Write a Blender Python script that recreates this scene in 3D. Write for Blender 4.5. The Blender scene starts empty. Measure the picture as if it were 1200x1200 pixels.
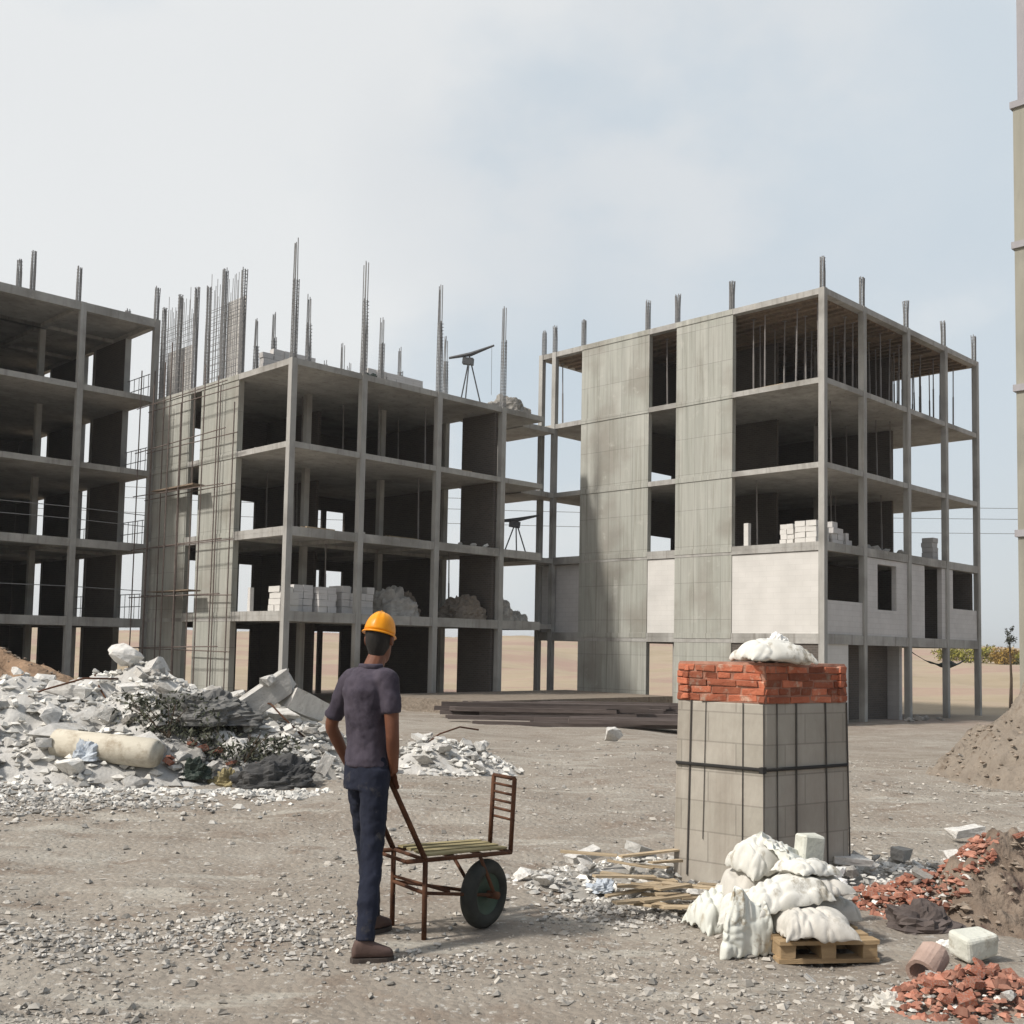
import bpy, bmesh, math, random
import numpy as np
from mathutils import Vector, Matrix, Euler, noise
R = math.radians
random.seed(7)
C = bpy.context.scene.collection
scn = bpy.context.scene

# ------------------------------------------------------------------ helpers
def tag(o, label=None, cat=None, group=None, kind=None):
    if label: o['label'] = label
    if cat: o['category'] = cat
    if group: o['group'] = group
    if kind: o['kind'] = kind
    return o

def empty(name, loc=(0, 0, 0), rz=0.0):
    o = bpy.data.objects.new(name, None)
    C.objects.link(o)
    o.location = loc
    o.rotation_euler = (0, 0, rz)
    o.empty_display_size = .2
    return o

def mesh_obj(name, verts, faces, mat, parent=None, smooth=False, loc=None):
    me = bpy.data.meshes.new(name)
    me.from_pydata([tuple(v) for v in verts], [], faces)
    if mat: me.materials.append(mat)
    if smooth: me.polygons.foreach_set('use_smooth', [True] * len(me.polygons))
    me.update()
    o = bpy.data.objects.new(name, me)
    C.objects.link(o)
    if parent is not None: o.parent = parent
    if loc is not None: o.location = loc
    return o

def copy_tree(o, parent=None):
    c = o.copy()
    C.objects.link(c)
    c.parent = parent
    for ch in [k for k in bpy.data.objects if k.parent is o]:
        copy_tree(ch, c)
    return c

class MB:
    """collects boxes, bars and tubes into one mesh"""
    def __init__(s): s.v = []; s.f = []
    def add(s, vs, fs):
        b = len(s.v); s.v += [Vector(v) for v in vs]; s.f += [tuple(b + i for i in f) for f in fs]; return s
    def box(s, x0, x1, y0, y1, z0, z1):
        s.add([(x0, y0, z0), (x1, y0, z0), (x1, y1, z0), (x0, y1, z0), (x0, y0, z1), (x1, y0, z1), (x1, y1, z1), (x0, y1, z1)],
              [(0, 3, 2, 1), (4, 5, 6, 7), (0, 1, 5, 4), (1, 2, 6, 5), (2, 3, 7, 6), (3, 0, 4, 7)]); return s
    def obox(s, c, size, rot=(0, 0, 0), jit=0):
        m = Euler(rot).to_matrix(); sx, sy, sz = [k / 2 for k in size]; c = Vector(c)
        pts = [(-sx, -sy, -sz), (sx, -sy, -sz), (sx, sy, -sz), (-sx, sy, -sz), (-sx, -sy, sz), (sx, -sy, sz), (sx, sy, sz), (-sx, sy, sz)]
        s.add([c + m @ (Vector(p) + Vector([random.uniform(-jit, jit) for _ in range(3)])) for p in pts],
              [(0, 3, 2, 1), (4, 5, 6, 7), (0, 1, 5, 4), (1, 2, 6, 5), (2, 3, 7, 6), (3, 0, 4, 7)]); return s
    def tube(s, pts, r, n=8, r2=None):
        pts = [Vector(p) for p in pts]; k = len(pts)
        rr = r if isinstance(r, (list, tuple)) else [r + ((r2 - r) * i / (k - 1) if r2 is not None else 0) for i in range(k)]
        rings = []
        ref = None
        for i, p in enumerate(pts):
            d = (pts[min(i + 1, k - 1)] - pts[max(i - 1, 0)]).normalized()
            if ref is None:
                ref = Vector((0, 0, 1)) if abs(d.z) < .9 else Vector((1, 0, 0))
            x = (ref - d * ref.dot(d)).normalized(); y = d.cross(x); ref = x
            rings.append([p + (x * math.cos(2 * math.pi * j / n) + y * math.sin(2 * math.pi * j / n)) * rr[i] for j in range(n)])
        fs = []
        for i in range(k - 1):
            for j in range(n):
                fs.append((i * n + j, i * n + (j + 1) % n, (i + 1) * n + (j + 1) % n, (i + 1) * n + j))
        fs.append(tuple(range(n - 1, -1, -1))); fs.append(tuple((k - 1) * n + j for j in range(n)))
        s.add([v for r_ in rings for v in r_], fs); return s
    def loft(s, rings):
        n = len(rings[0]); k = len(rings); fs = []
        for i in range(k - 1):
            for j in range(n):
                fs.append((i * n + j, i * n + (j + 1) % n, (i + 1) * n + (j + 1) % n, (i + 1) * n + j))
        fs.append(tuple(range(n - 1, -1, -1))); fs.append(tuple((k - 1) * n + j for j in range(n)))
        s.add([v for r_ in rings for v in r_], fs); return s
    def build(s, name, mat, parent=None, smooth=False, loc=None):
        return mesh_obj(name, s.v, s.f, mat, parent, smooth, loc)

# ------------------------------------------------------------------ materials
MATS = {}
def pm(name, c1, c2, scale=3.0, stretch=(1, 1, 1), rough=.9, bump=.25, bscale=60, bdist=.01, spots=None, rnd=0.0, island=0.0, metal=0.0, c3=None, s3=.7, streak=None, joints=None):
    m = bpy.data.materials.new(name); m.use_nodes = True
    nt = m.node_tree; N = nt.nodes; L = nt.links
    bs = N['Principled BSDF']; bs.inputs['Roughness'].default_value = rough; bs.inputs['Metallic'].default_value = metal
    bs.inputs['Specular IOR Level'].default_value = .25
    tc = N.new('ShaderNodeTexCoord'); mp = N.new('ShaderNodeMapping'); mp.inputs['Scale'].default_value = stretch
    L.new(tc.outputs['Object'], mp.inputs['Vector'])
    n1 = N.new('ShaderNodeTexNoise'); n1.inputs['Scale'].default_value = scale; n1.inputs['Detail'].default_value = 8; n1.inputs['Roughness'].default_value = .65
    L.new(mp.outputs[0], n1.inputs['Vector'])
    cr = N.new('ShaderNodeValToRGB'); cr.color_ramp.elements[0].position = .32; cr.color_ramp.elements[1].position = .68
    cr.color_ramp.elements[0].color = (*c1, 1); cr.color_ramp.elements[1].color = (*c2, 1)
    L.new(n1.outputs['Fac'], cr.inputs[0]); col = cr.outputs[0]
    def mixc(fac, a, b_rgb, mode='MIX'):
        x = N.new('ShaderNodeMix'); x.data_type = 'RGBA'; x.blend_type = mode
        if hasattr(fac, 'links'): L.new(fac, x.inputs[0])
        else: x.inputs[0].default_value = fac
        L.new(a, x.inputs[6])
        if hasattr(b_rgb, 'links'): L.new(b_rgb, x.inputs[7])
        else: x.inputs[7].default_value = (*b_rgb, 1)
        return x.outputs[2]
    if c3 is not None:
        n3 = N.new('ShaderNodeTexNoise'); n3.inputs['Scale'].default_value = s3; n3.inputs['Detail'].default_value = 5
        L.new(tc.outputs['Object'], n3.inputs['Vector'])
        r3 = N.new('ShaderNodeMapRange'); r3.inputs[1].default_value = .5; r3.inputs[2].default_value = .68
        L.new(n3.outputs['Fac'], r3.inputs[0]); col = mixc(r3.outputs[0], col, c3)
    if spots:
        sc, sscale, lo, hi = spots
        n4 = N.new('ShaderNodeTexNoise'); n4.inputs['Scale'].default_value = sscale; n4.inputs['Detail'].default_value = 6; n4.inputs['Roughness'].default_value = .7
        L.new(tc.outputs['Object'], n4.inputs['Vector'])
        r4 = N.new('ShaderNodeMapRange'); r4.inputs[1].default_value = lo; r4.inputs[2].default_value = hi
        L.new(n4.outputs['Fac'], r4.inputs[0]); col = mixc(r4.outputs[0], col, sc)
    if streak:
        ms = N.new('ShaderNodeMapping'); ms.inputs['Scale'].default_value = (2.6, 2.6, .12); L.new(tc.outputs['Object'], ms.inputs[0])
        n5 = N.new('ShaderNodeTexNoise'); n5.inputs['Scale'].default_value = 1.6; n5.inputs['Detail'].default_value = 7; n5.inputs['Roughness'].default_value = .7
        L.new(ms.outputs[0], n5.inputs['Vector'])
        r5 = N.new('ShaderNodeMapRange'); r5.inputs[1].default_value = .52; r5.inputs[2].default_value = .72; r5.inputs[4].default_value = .75
        L.new(n5.outputs['Fac'], r5.inputs[0]); col = mixc(r5.outputs[0], col, streak)
    if joints:
        bw_, bh_, lo_, mode_ = joints
        sp_ = N.new('ShaderNodeSeparateXYZ'); L.new(tc.outputs['Object'], sp_.inputs[0])
        u_ = N.new('ShaderNodeMath')
        if mode_ == 'abs':
            u0 = N.new('ShaderNodeMath'); u0.operation = 'ABSOLUTE'; L.new(sp_.outputs[0], u0.inputs[0]); u_.operation = 'MULTIPLY'; L.new(u0.outputs[0], u_.inputs[0]); u_.inputs[1].default_value = 1.25
        else: L.new(sp_.outputs[0], u_.inputs[0]); L.new(sp_.outputs[1], u_.inputs[1])
        cb_ = N.new('ShaderNodeCombineXYZ'); L.new(u_.outputs[0], cb_.inputs[0]); L.new(sp_.outputs[2], cb_.inputs[1])
        br_ = N.new('ShaderNodeTexBrick'); br_.offset = .5 if mode_ == 'abs' else 0.0
        br_.inputs['Scale'].default_value = 1; br_.inputs['Brick Width'].default_value = bw_; br_.inputs['Row Height'].default_value = bh_; br_.inputs['Mortar Size'].default_value = .006 if mode_ == 'abs' else .012; br_.inputs['Mortar Smooth'].default_value = .4
        br_.inputs['Color1'].default_value = (1, 1, 1, 1); br_.inputs['Color2'].default_value = (.90, .91, .90, 1); br_.inputs['Mortar'].default_value = (lo_, lo_, lo_, 1)
        L.new(cb_.outputs[0], br_.inputs['Vector']); col = mixc(1.0, col, br_.outputs['Color'], 'MULTIPLY')
    if rnd or island:
        src = N.new('ShaderNodeObjectInfo').outputs['Random'] if rnd else N.new('ShaderNodeNewGeometry').outputs['Random Per Island']
        a = rnd or island
        mr = N.new('ShaderNodeMapRange'); mr.inputs[3].default_value = 1 - a; mr.inputs[4].default_value = 1 + a
        L.new(src, mr.inputs[0])
        cb = N.new('ShaderNodeCombineColor')
        for k in range(3): L.new(mr.outputs[0], cb.inputs[k])
        col = mixc(1.0, col, cb.outputs[0], 'MULTIPLY')
    L.new(col, bs.inputs['Base Color'])
    if bump:
        nb = N.new('ShaderNodeTexNoise'); nb.inputs['Scale'].default_value = bscale; nb.inputs['Detail'].default_value = 6
        L.new(mp.outputs[0], nb.inputs['Vector'])
        b = N.new('ShaderNodeBump'); b.inputs['Strength'].default_value = bump; b.inputs['Distance'].default_value = bdist
        L.new(nb.outputs['Fac'], b.inputs['Height']); L.new(b.outputs[0], bs.inputs['Normal'])
    MATS[name] = m
    return m

def brickmat(name, c1, c2, mortar, bw, bh, ms, rough=.9, bump=.4, dirt=None):
    m = bpy.data.materials.new(name); m.use_nodes = True
    nt = m.node_tree; N = nt.nodes; L = nt.links; bs = N['Principled BSDF']; bs.inputs['Roughness'].default_value = rough
    bs.inputs['Specular IOR Level'].default_value = .2
    tc = N.new('ShaderNodeTexCoord'); sp = N.new('ShaderNodeSeparateXYZ'); L.new(tc.outputs['Object'], sp.inputs[0])
    ad = N.new('ShaderNodeMath'); L.new(sp.outputs[0], ad.inputs[0]); L.new(sp.outputs[1], ad.inputs[1])
    cb = N.new('ShaderNodeCombineXYZ'); L.new(ad.outputs[0], cb.inputs[0]); L.new(sp.outputs[2], cb.inputs[1])
    br = N.new('ShaderNodeTexBrick'); br.inputs['Scale'].default_value = 1; br.inputs['Brick Width'].default_value = bw; br.inputs['Row Height'].default_value = bh
    br.inputs['Mortar Size'].default_value = ms; br.inputs['Color1'].default_value = (*c1, 1); br.inputs['Color2'].default_value = (*c2, 1); br.inputs['Mortar'].default_value = (*mortar, 1)
    L.new(cb.outputs[0], br.inputs['Vector'])
    n1 = N.new('ShaderNodeTexNoise'); n1.inputs['Scale'].default_value = 1.1; n1.inputs['Detail'].default_value = 8; L.new(tc.outputs['Object'], n1.inputs['Vector'])
    mr = N.new('ShaderNodeMapRange'); mr.inputs[1].default_value = .3; mr.inputs[2].default_value = .75; mr.inputs[3].default_value = 1.05; mr.inputs[4].default_value = .90
    L.new(n1.outputs['Fac'], mr.inputs[0])
    x = N.new('ShaderNodeMix'); x.data_type = 'RGBA'; x.blend_type = 'MULTIPLY'; x.inputs[0].default_value = 1
    cc = N.new('ShaderNodeCombineColor')
    for k in range(3): L.new(mr.outputs[0], cc.inputs[k])
    L.new(br.outputs['Color'], x.inputs[6]); L.new(cc.outputs[0], x.inputs[7]); L.new(x.outputs[2], bs.inputs['Base Color'])
    b = N.new('ShaderNodeBump'); b.inputs['Strength'].default_value = bump; b.inputs['Distance'].default_value = .012
    L.new(n1.outputs['Fac'], b.inputs['Height']); L.new(b.outputs[0], bs.inputs['Normal'])
    return m

M_slab = pm('concrete_slab', (.315, .307, .285), (.44, .43, .405), 1.6, rough=.92, bump=.4, bscale=14, bdist=.02, c3=(.24, .23, .21), s3=.5, spots=((.43, .41, .37), 2.3, .58, .72), streak=(.17, .155, .135))
M_col = pm('concrete_column', (.315, .31, .29), (.42, .412, .388), 1.2, (1, 1, .5), bump=.4, bscale=18, bdist=.02, c3=(.235, .228, .21), s3=.6, streak=(.19, .175, .155))
M_shear = pm('shear_wall_concrete', (.33, .332, .297), (.46, .458, .415), 1.0, (4.2, 4.2, .16), bump=.4, bscale=7, bdist=.03, c3=(.30, .285, .25), s3=.45, spots=((.50, .485, .44), 1.5, .6, .75), streak=(.20, .195, .16), joints=(.62, 1.42, .66, 'sum'))
M_block = brickmat('aerated_block', (.62, .605, .575), (.595, .58, .55), (.56, .545, .515), .6, .2, .008)
M_block2 = brickmat('grey_block', (.58, .565, .55), (.55, .535, .52), (.51, .495, .48), .4, .2, .012)
M_shadewall = brickmat('shade_toned_infill', (.115, .096, .082), (.092, .08, .07), (.13, .12, .108), .23, .085, .01)  # inner walls coloured dark to stand in for the shade of the rooms
M_rebar = pm('rebar_steel', (.20, .205, .21), (.30, .295, .29), 9, rough=.75, bump=0)
M_timber = pm('form_timber', (.15, .115, .085), (.235, .18, .13), 3, (.4, 3, 3), bump=.2, island=.25)
M_steelprop = pm('prop_steel', (.16, .15, .15), (.25, .235, .22), 4, rough=.65, bump=0)
M_board = pm('form_board', (.50, .49, .47), (.60, .59, .57), 2, bump=.1, spots=((.38, .36, .33), 3, .55, .7))
M_tower = pm('tower_concrete', (.25, .24, .20), (.33, .32, .27), 1.1, (2.5, 2.5, .3), bump=.3, bscale=9, bdist=.02, c3=(.22, .215, .185), s3=.6)
M_tower2 = pm('tower_upper_concrete', (.27, .26, .275), (.36, .35, .36), 1.1, (2, 2, .5), bump=.3, bscale=9)
M_rock = pm('broken_concrete', (.47, .455, .425), (.66, .645, .61), 4, bump=.5, bscale=25, bdist=.02, rnd=.22, spots=((.33, .30, .26), 3, .55, .7))
M_rock2 = pm('grey_stone', (.27, .255, .23), (.42, .40, .365), 4, bump=.5, bscale=25, bdist=.02, rnd=.25)
M_gravel = pm('gravel_stone', (.27, .25, .22), (.40, .375, .335), 9, bump=.2, island=.42)
M_brickbit = pm('broken_brick', (.28, .085, .05), (.42, .165, .10), 9, bump=.5, bscale=40, rnd=.3, spots=((.36, .29, .25), 7, .47, .66))
M_brick = pm('fired_brick', (.27, .075, .04), (.43, .15, .085), 6, bump=.6, bscale=50, island=.5, spots=((.40, .29, .22), 9, .54, .68))
M_mortar = pm('mortar', (.27, .115, .075), (.38, .22, .16), 12, bump=.6)
M_soil = pm('brown_soil', (.175, .145, .115), (.275, .235, .19), 2.2, bump=.8, bscale=9, bdist=.08, spots=((.14, .105, .075), 2.2, .55, .68))
M_clods = pm('soil_clods', (.17, .135, .105), (.30, .25, .20), 9, bump=.3, island=.35)
M_net2 = pm('grey_netting', (.10, .10, .095), (.20, .195, .185), 6, bump=.5, bscale=30)
M_brickdust = pm('brick_dust', (.22, .15, .115), (.32, .245, .20), 9, bump=.6, bscale=40)
M_brickchip = pm('brick_chips', (.235, .085, .055), (.37, .20, .145), 12, bump=.2, island=.5)
M_soil3 = pm('dark_crumbly_soil', (.13, .095, .07), (.26, .21, .165), 4, bump=1, bscale=14, bdist=.05, spots=((.09, .06, .05), 5, .55, .68))
M_soil2 = pm('red_soil', (.27, .175, .11), (.38, .26, .17), 1.5, bump=.8, bscale=7, bdist=.08)
M_render = pm('pillar_render', (.34, .31, .265), (.45, .42, .365), 3.2, (1, 1, .5), bump=.4, bscale=26, c3=(.31, .275, .235), s3=1.7, streak=(.27, .235, .195), joints=(.40, .20, .72, 'abs'))
M_wire = pm('dark_wire', (.06, .055, .05), (.10, .09, .08), 10, rough=.6, bump=0)
M_strap = pm('strap_black', (.02, .02, .02), (.035, .033, .03), 10, rough=.6, bump=0)
M_sack = pm('white_woven_sack', (.56, .55, .50), (.70, .69, .64), 5, bump=.35, bscale=120, bdist=.004, spots=((.27, .235, .175), 6, .54, .66))
M_sack2 = pm('dusty_sack', (.46, .44, .395), (.62, .595, .545), 5, bump=.35, bscale=120, bdist=.004, spots=((.28, .25, .20), 5, .55, .7))
M_sack3 = pm('green_white_sack', (.56, .57, .52), (.70, .71, .65), 5, bump=.3, bscale=120, bdist=.004, spots=((.30, .25, .17), 7, .56, .67))
M_pallet = pm('pallet_wood', (.26, .18, .10), (.40, .29, .17), 4, (.6, 4, 4), bump=.3, island=.25)
M_plank = pm('weathered_plank', (.28, .215, .14), (.45, .36, .245), 4, (.5, 4, 4), bump=.3, rnd=.25)
M_darkwood = pm('dark_timber', (.075, .06, .055), (.14, .115, .105), 3, (.3, 3, 3), bump=.3, rnd=.25)
M_rust = pm('rusty_steel', (.05, .024, .015), (.13, .058, .03), 12, rough=.8, bump=.3, bscale=150, bdist=.002, metal=.2)
M_rust2 = pm('scaffold_steel', (.11, .085, .075), (.20, .165, .145), 9, rough=.8, bump=.2)
M_rubber = pm('tyre_rubber', (.022, .024, .022), (.05, .052, .046), 8, rough=.85, bump=.2, bscale=90)
M_rim = pm('rim_green', (.035, .06, .045), (.07, .10, .075), 8, rough=.6, bump=.1, metal=.2)
M_slat = pm('barrow_slat', (.20, .165, .085), (.34, .29, .16), 6, (.5, 3, 3), bump=.2, island=.2)
M_skin = pm('brown_skin', (.115, .046, .028), (.165, .070, .040), 6, rough=.55, bump=.1, bscale=90, bdist=.002)
M_hair = pm('black_hair', (.012, .011, .01), (.025, .022, .02), 30, (1, 1, .3), rough=.7, bump=.4, bscale=80)
M_shirt = pm('purple_grey_shirt', (.040, .034, .048), (.075, .064, .082), 7, (1, 1, .5), rough=.97, bump=.5, bscale=22, bdist=.012, spots=((.028, .023, .033), 4, .54, .68))
M_jean = pm('navy_jeans', (.008, .010, .018), (.022, .026, .044), 7, (1, 1, .35), rough=.95, bump=.4, bscale=45, bdist=.006, spots=((.075, .068, .06), 9, .58, .75))
M_shoe = pm('brown_shoe', (.07, .045, .038), (.12, .08, .068), 9, rough=.8, bump=.2)
M_sole = pm('shoe_sole', (.05, .04, .035), (.09, .075, .065), 9, rough=.9, bump=.1)
M_helmet = pm('yellow_helmet', (.68, .235, .008), (.78, .32, .012), 6, rough=.35, bump=0, spots=((.55, .20, .02), 9, .58, .7))
M_liner = pm('helmet_liner', (.42, .45, .40), (.52, .55, .50), 6, rough=.8, bump=.1)
M_leafdark = pm('dry_dark_leaf', (.03, .038, .022), (.085, .085, .06), 4, rough=.8, bump=0, island=.5)
M_leafyel = pm('yellow_green_leaf', (.16, .16, .03), (.30, .27, .05), 1.0, rough=.8, bump=0, island=.4)
M_leaforange = pm('ochre_leaf', (.24, .15, .035), (.34, .22, .05), 1.0, rough=.8, bump=0, island=.35)
M_leafdry = pm('dry_leaf', (.12, .10, .05), (.20, .17, .09), 1.0, rough=.8, bump=0, island=.4)
M_stem = pm('twig', (.07, .05, .035), (.12, .09, .065), 6, bump=.2)
M_net = pm('dark_netting', (.035, .036, .038), (.085, .083, .08), 5, rough=.85, bump=.4, bscale=50)
M_netblue = pm('pale_blue_plastic', (.36, .40, .45), (.52, .56, .60), 5, rough=.6, bump=.2)
M_chips = pm('pale_chips', (.29, .275, .25), (.45, .43, .395), 9, bump=.2, island=.5)
M_darkchip = pm('dark_chips', (.05, .045, .04), (.10, .09, .08), 9, bump=.2, island=.3)
M_pipe = pm('cream_pipe', (.46, .42, .34), (.58, .54, .45), 3, (.5, 2, 2), rough=.85, bump=.4, bscale=30, spots=((.34, .29, .22), 4, .50, .66))
M_tarp = pm('dark_green_tarp', (.015, .022, .018), (.035, .05, .04), 4, rough=.6, bump=.2, bscale=20)
M_clay = pm('clay_pipe', (.30, .21, .17), (.42, .31, .26), 6, bump=.4)
M_foam = pm('pale_green_block', (.50, .505, .44), (.64, .64, .58), 6, bump=.5, bscale=40, spots=((.36, .33, .26), 8, .54, .68))
M_wood_pole = pm('pole_wood', (.10, .085, .07), (.16, .14, .12), 3, bump=.2)
M_hoist = pm('hoist_paint', (.06, .065, .07), (.11, .11, .115), 5, rough=.6, bump=.1)
M_plaster = pm('white_plaster_bit', (.66, .65, .62), (.78, .77, .74), 6, bump=.3)

# ------------------------------------------------------------------ camera (solved from the building's grid)
CAM = Vector((0, 0, 1.6))
cam = bpy.data.cameras.new('camera'); co = bpy.data.objects.new('camera', cam); C.objects.link(co)
PITCH, ROLL = .068, .0195
m = (Matrix.Rotation(math.pi / 2 + PITCH, 4, 'X') @ Matrix.Rotation(ROLL, 4, 'Z'))
co.matrix_world = Matrix.Translation(CAM) @ m
cam.sensor_width = 36; cam.lens = 1272.6 / 1200 * 36; cam.shift_y = (672.8 - 600) / 1200
cam.clip_start = .1; cam.clip_end = 6000
scn.camera = co

# ------------------------------------------------------------------ world and sun
SUN_EL, SUN_H = R(47), Vector((-.885, -.465)).normalized()
sdir = Vector((SUN_H.x * math.cos(SUN_EL), SUN_H.y * math.cos(SUN_EL), math.sin(SUN_EL)))
w = bpy.data.worlds.new('World'); scn.world = w; w.use_nodes = True
N = w.node_tree.nodes; L = w.node_tree.links
bg = N['Background']; bg.inputs['Strength'].default_value = .1
sky = N.new('ShaderNodeTexSky'); sky.sky_type = 'NISHITA'; sky.sun_disc = False
sky.sun_elevation = SUN_EL; sky.sun_rotation = math.atan2(SUN_H.x, SUN_H.y); sky.dust_density = 4; sky.air_density = 1.2
tc = N.new('ShaderNodeTexCoord')
def wnoise(scale, detail, rough, loc, stretch=(1, 1, 1.6)):
    mp = N.new('ShaderNodeMapping'); mp.inputs['Location'].default_value = loc; mp.inputs['Scale'].default_value = stretch
    L.new(tc.outputs['Generated'], mp.inputs[0])
    n = N.new('ShaderNodeTexNoise'); n.inputs['Scale'].default_value = scale; n.inputs['Detail'].default_value = detail; n.inputs['Roughness'].default_value = rough
    L.new(mp.outputs[0], n.inputs['Vector']); return n.outputs['Fac']
def mrange(src, a, b, c, d):
    r = N.new('ShaderNodeMapRange'); r.interpolation_type = 'SMOOTHSTEP'
    for i, v in zip((1, 2, 3, 4), (a, b, c, d)): r.inputs[i].default_value = v
    L.new(src, r.inputs[0]); return r.outputs[0]
def wmix(fac, a, b):
    x = N.new('ShaderNodeMix'); x.data_type = 'RGBA'; L.new(fac, x.inputs[0])
    for s, v in ((6, a), (7, b)):
        if isinstance(v, tuple): x.inputs[s].default_value = (*v, 1)
        else: L.new(v, x.inputs[s])
    return x.outputs[2]
def wmath(op, a, b):
    x = N.new('ShaderNodeMath'); x.operation = op; x.use_clamp = False
    for s, v in ((0, a), (1, b)):
        if isinstance(v, (int, float)): x.inputs[s].default_value = v
        else: L.new(v, x.inputs[s])
    return x.outputs[0]
sep = N.new('ShaderNodeSeparateXYZ'); L.new(tc.outputs['Generated'], sep.inputs[0])
veil = wmix(wnoise(1.4, 4, .5, (3.1, 1.0, .4)), (6.0, 7.0, 7.8), (6.9, 7.5, 8.0))      # thin blue-grey veil of cloud
side = mrange(sep.outputs[0], -.16, .06, 1.0, 0.0)                                      # the thick bank in the west
f = wmath('ADD', wnoise(2.6, 7, .52, (1.7, .3, 2.2)), wmath('MULTIPLY', side, .30))
thick = mrange(f, .50, .74, 0.0, 1.0)
clouds = wmix(thick, veil, (8.75, 8.9, 8.9))
def patch(d_, a, b):
    dn = N.new('ShaderNodeVectorMath'); dn.operation = 'DOT_PRODUCT'; L.new(tc.outputs['Generated'], dn.inputs[0]); dn.inputs[1].default_value = Vector(d_).normalized()
    return mrange(dn.outputs['Value'], a, b, 0.0, 1.0)
pt = wmath('MULTIPLY', wmath('MAXIMUM', patch((.17, 1, .52), .972, .999), patch((-.04, 1, .42), .988, .9995)), mrange(wnoise(5, 6, .55, (4, 2, 1)), .35, .62, .15, .85))
clouds = wmix(pt, clouds, (8.0, 8.25, 8.4))
low = mrange(sep.outputs[2], .0, .26, 1.0, 0.0)
clouds = wmix(wmath('MULTIPLY', low, .62), clouds, (7.4, 7.7, 7.75))
cover = wmath('MULTIPLY', mrange(sep.outputs[1], -.25, .35, .30, 1.0), mrange(wnoise(1.1, 3, .5, (.2, 5.0, 1.1)), .2, .8, .86, .98))  # clouds thinned in the unseen sky behind the camera to cut fill light
allsky = wmix(cover, sky.outputs[0], clouds)
L.new(allsky, bg.inputs['Color'])
sl = bpy.data.lights.new('sun', 'SUN'); sl.energy = 3.9; sl.angle = R(4.0); sl.color = (1, .955, .89)
so = bpy.data.objects.new('sun', sl); C.objects.link(so); so.rotation_euler = sdir.to_track_quat('Z', 'Y').to_euler()
vs = scn.view_settings; vs.view_transform = 'Standard'; vs.look = 'None'; vs.exposure = 0; vs.gamma = 1

# ------------------------------------------------------------------ ground
def sstep(a, b, x):
    t = max(0.0, min(1.0, (x - a) / (b - a))); return t * t * (3 - 2 * t)
def base_z(x, y):
    drop = -.55 - .35 * sstep(2, 9, x)
    z = drop * sstep(10, 31, y)
    d = math.hypot(x, y)
    z += -.4 * sstep(45, 80, d) + 4.5 * sstep(85, 225, d)
    return z
def gz(x, y):
    d = math.hypot(x, y)
    z = base_z(x, y)
    a = 1.0 - sstep(40, 120, d)
    a *= 1 - .9 * math.exp(-((x + .45) ** 2 + (y - 6.05) ** 2) / 1.2) if d < 20 else 1
    if a > 0:
        z += a * (.10 * noise.noise((x * .35, y * .35, 1.3)) + .045 * noise.noise((x * 1.1, y * 1.1, 4.1)))
        b = a * (1 - sstep(14, 30, d))
        if b > 0:
            for k_, yy in enumerate((8.7, 10.15, 12.6, 14.0)):
                q_ = (y - yy - (.06 if k_ < 2 else -.10) * x - .25 * noise.noise((x * .3, yy, 0))) / .17
                if abs(q_) < 3: z += b * (-.045 * math.exp(-q_ * q_) + .022 * math.exp(-(abs(q_) - 1.6) ** 2 * 2)) * (.6 + .8 * noise.noise((x * .8, yy, 5)))
            z += b * (.022 * noise.noise((x * 3.3, y * 3.3, 7.7)) + .016 * abs(noise.noise((x * 8.5, y * 8.5, 2.2))))
    else:
        z += .5 * noise.noise((x * .01, y * .01, 3.0))
    if 45 < d < 400: z += sstep(45, 70, d) * (1.0 * noise.noise((x * .045, y * .045, 8.0)) + .35 * noise.noise((x * .16, y * .16, 4.0)))
    return z

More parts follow.
